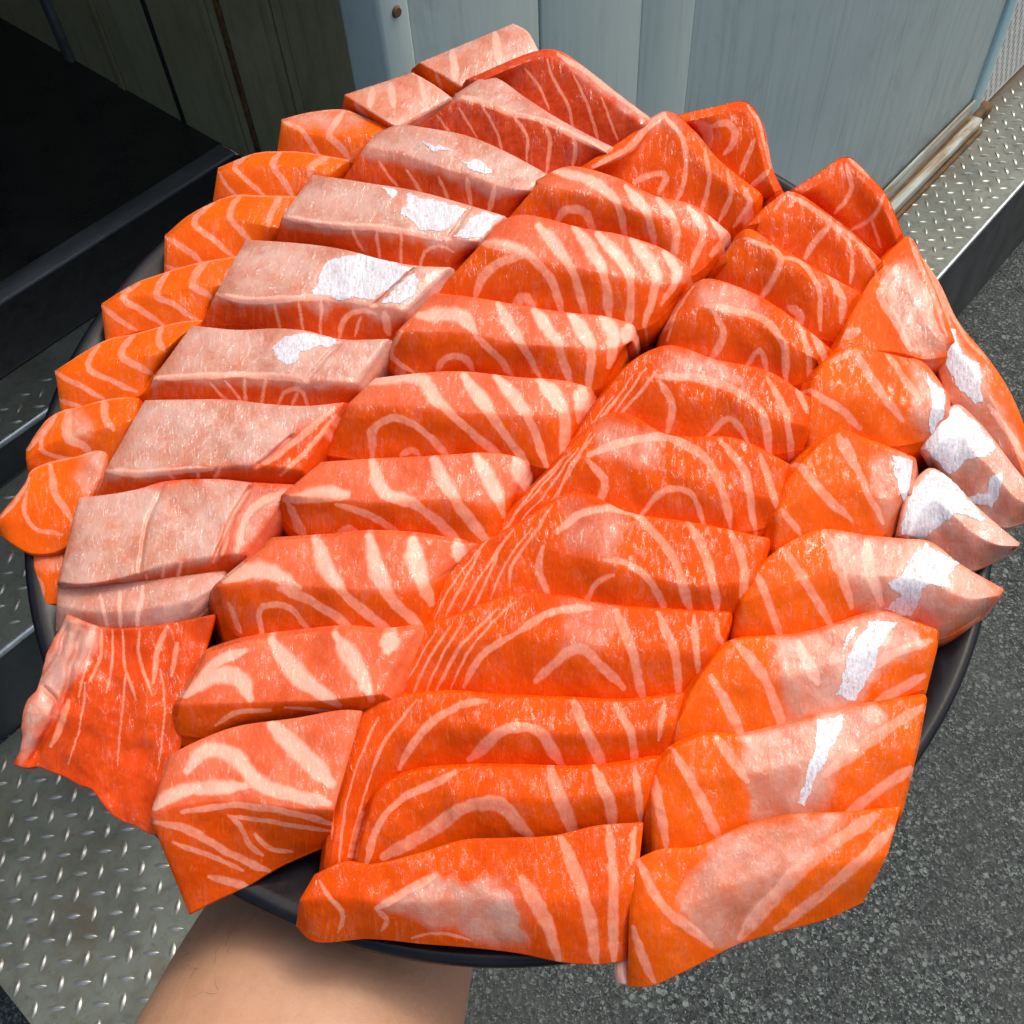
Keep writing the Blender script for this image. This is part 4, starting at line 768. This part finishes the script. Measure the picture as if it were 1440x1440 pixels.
sashimi('E', 'nearest slice of the right hand row with pale diagonal bands, hanging over the front rim', [(890, 1212), (925, 1196), (975, 1192), (1050, 1160), (1105, 1147), (1190, 1142), (1266, 1135)], [(886, 1288), (918, 1280), (967, 1270), (1045, 1240), (1105, 1225), (1185, 1213), (1247, 1202)], [(884, 1386), (912, 1386), (960, 1366), (1040, 1326), (1100, 1308), (1165, 1290), (1213, 1268)], (15, 15, 4),
    st=[(6, [(896, 1210), (927, 1267), (1000, 1330)]), (5, [(890, 1305), (902, 1340), (920, 1380)]), (9, [(1040, 1318), (1090, 1260), (1140, 1210), (1230, 1147)]), (7, [(1093, 1305), (1173, 1243), (1256, 1165)])],
    pale=[(.75, [(1010, 1185), (1060, 1160), (1190, 1143), (1150, 1190), (1090, 1255), (1020, 1338), (985, 1320), (950, 1270)])], drop=3, flare=-1.5, ridge=5)
sashimi('E', 'tiny white fat scrap hanging below the front rim between the two nearest slices', [(866, 1352), (882, 1350)], [(866, 1366), (884, 1366)], [(869, 1381), (886, 1384)], (3, 3, 2), allpale=1, st=[(14, [(868, 1356), (878, 1380)])], drop=2, flare=-.5)


# ------------------------------------------------------------------ the arm holding the plate from below
def skin_mat():
    M = MT('skin')
    o = M.coord('Object')
    n = M.noise(o, 28, 4, .6); f = M.noise(o, 420, 4, .65); p = M.noise(o, 9, 3, .5)
    c = M.mix(M.ramp(n, (.3, 0.0), (.7, 1.0)), (.46, .245, .135), (.56, .32, .19))
    c = M.mix(M.math('MULTIPLY', M.ramp(p, (.45, 0.0), (.7, 1.0)), .5), c, (.60, .27, .165))
    c = M.mix(M.math('MULTIPLY', M.ramp(f, (.5, 0.0), (.75, 1.0)), .25), c, (.36, .17, .10))
    M.set('Base Color', c); M.set('Roughness', .52); M.set('Subsurface Weight', .2)
    M.set('Subsurface Radius', (1, .35, .2)); M.set('Subsurface Scale', .006)
    v = M.n('ShaderNodeTexVoronoi', {'feature': 'DISTANCE_TO_EDGE'}, Vector=o, Scale=900).outputs['Distance']
    M.set('Normal', M.bump(f, .35, .0008, M.bump(v, .15, .0004)))
    return M.m
SKIN = skin_mat()
def at_depth(x, y, d): return CP + RC @ np.array([(x - 720) / FPX * d, (y - 720) / FPX * d, d])
def tube(bm, pts, rad, n=28, up=None):
    """closed tapered tube; rad = (half width, half thickness) per point"""
    pts = [np.asarray(p, float) for p in pts]; rings = []
    for i, p in enumerate(pts):
        t = pts[min(i + 1, len(pts) - 1)] - pts[max(i - 1, 0)]; t /= np.linalg.norm(t)
        u = np.cross(t, up); u /= np.linalg.norm(u); v = np.cross(u, t)
        a, b = rad[i]
        rings.append([bm.verts.new(tuple(p + a * math.cos(2 * math.pi * k / n) * u + b * math.sin(2 * math.pi * k / n) * v)) for k in range(n)])
    for r0, r1 in zip(rings[:-1], rings[1:]):
        for k in range(n): bm.faces.new((r0[k], r0[(k + 1) % n], r1[(k + 1) % n], r1[k]))
    bm.faces.new(rings[0][::-1]); bm.faces.new(rings[-1])
bm = bmesh.new()
pl = lambda u, v, h: PC + e1 * u + e2 * v + PN * h
A0 = at_depth(250, 1900, .300); A1 = at_depth(398, 1530, .333); A2 = at_depth(440, 1420, .352); A3 = at_depth(482, 1310, .378); A4 = at_depth(530, 1190, .408)
dirw = A4 - A2; dirw /= np.linalg.norm(dirw)
W0 = pl(-.030, -.055, -.052); Pm = pl(-.012, -.015, -.042); Pe = pl(.004, .022, -.037)
tube(bm, [A0, A1, A2, A3, A4, W0, Pm, Pe], [(.056, .048), (.0535, .043), (.0525, .040), (.050, .036), (.043, .031), (.031, .022), (.041, .016), (.040, .013)], 32, up=PN)
fdir = Pe - Pm; fdir -= PN * fdir.dot(PN); fdir /= np.linalg.norm(fdir); side = np.cross(PN, fdir)
for k, (off, ln, spread) in enumerate(((-.030, .058, -.22), (-.010, .074, -.07), (.010, .078, .06), (.030, .070, .2))):
    base = Pe + side * off - fdir * .012
    d = fdir + side * spread; d /= np.linalg.norm(d)
    j1 = base + d * ln * .5 + PN * .004; j2 = base + d * ln * .8 + PN * .008; j3 = base + d * ln * 1.05 + PN * .0085
    tube(bm, [base, base + d * ln * .25 + PN * .001, j1, j2, j3], [(.0098, .009), (.0095, .009), (.0088, .0083), (.008, .0074), (.0055, .005)], 16, up=PN)
tb = Pm - side * .034 - fdir * .018
td = fdir * .55 - side * .83
tube(bm, [tb, tb + td * .022 + PN * .003, tb + td * .045 + PN * .009, tb + td * .062 + PN * .0105], [(.015, .012), (.0125, .0105), (.0105, .009), (.006, .005)], 16, up=PN)
org = A3
bmesh.ops.translate(bm, verts=bm.verts, vec=tuple(-org)); bmesh.ops.recalc_face_normals(bm, faces=bm.faces)
me = bpy.data.meshes.new('person'); bm.to_mesh(me); bm.free()
arm = link('person', me, SKIN); arm.location = org
rm_ = arm.modifiers.new('join', 'REMESH'); rm_.mode = 'VOXEL'; rm_.voxel_size = .0022; rm_.use_smooth_shade = True
sm_ = arm.modifiers.new('soften', 'SMOOTH'); sm_.factor = .5; sm_.iterations = 6
tag(arm, 'bare forearm and hand of a person holding the black plate up from below', 'person')

# a few fine dark hairs along the outer side of the forearm
bpy.context.view_layer.update()
ev = arm.evaluated_get(bpy.context.evaluated_depsgraph_get())
hv_, hf_ = [], []
rr = random.Random(11)
for k in range(16):
    x = rr.uniform(262, 350); y = rr.uniform(1300, 1400)
    dr_ = RC @ np.array([x - 720, y - 720, FPX]); dr_ /= np.linalg.norm(dr_)
    ok, hp, hn, fi = ev.ray_cast(Vector(CP - np.array(arm.location)), Vector(dr_))
    if not ok: continue
    hp = np.array(hp); hn = np.array(hn); t = np.array(A3 - A1); t = t / np.linalg.norm(t) * rr.uniform(.3, 1) + e1 * rr.uniform(-.9, .6)
    t -= hn * t.dot(hn); t /= np.linalg.norm(t) + 1e-9; ln = rr.uniform(.004, .011); sd_ = np.cross(hn, t)
    bi = len(hv_)
    for q in range(5):
        s_ = q / 4; c_ = hp + t * ln * s_ + hn * (.0003 + .0022 * s_ * (1 - .5 * s_)) + sd_ * .0016 * s_ * s_ * rr.choice((-1, 1))
        r_ = .00005 * (1 - .8 * s_)
        for a_ in range(3): hv_.append(tuple(c_ + r_ * (math.cos(a_ * 2.1) * hn + math.sin(a_ * 2.1) * sd_)))
    for q in range(4):
        for a_ in range(3): hf_.append((bi + q * 3 + a_, bi + q * 3 + (a_ + 1) % 3, bi + q * 3 + 3 + (a_ + 1) % 3, bi + q * 3 + 3 + a_))
me = bpy.data.meshes.new('arm_hair'); me.from_pydata(hv_, [], hf_)
tag(link('arm_hair', me, mat_simple('dark_hair', (.02, .012, .008), (.03, .018, .012), 10, bump=0).m, arm), kind='stuff')
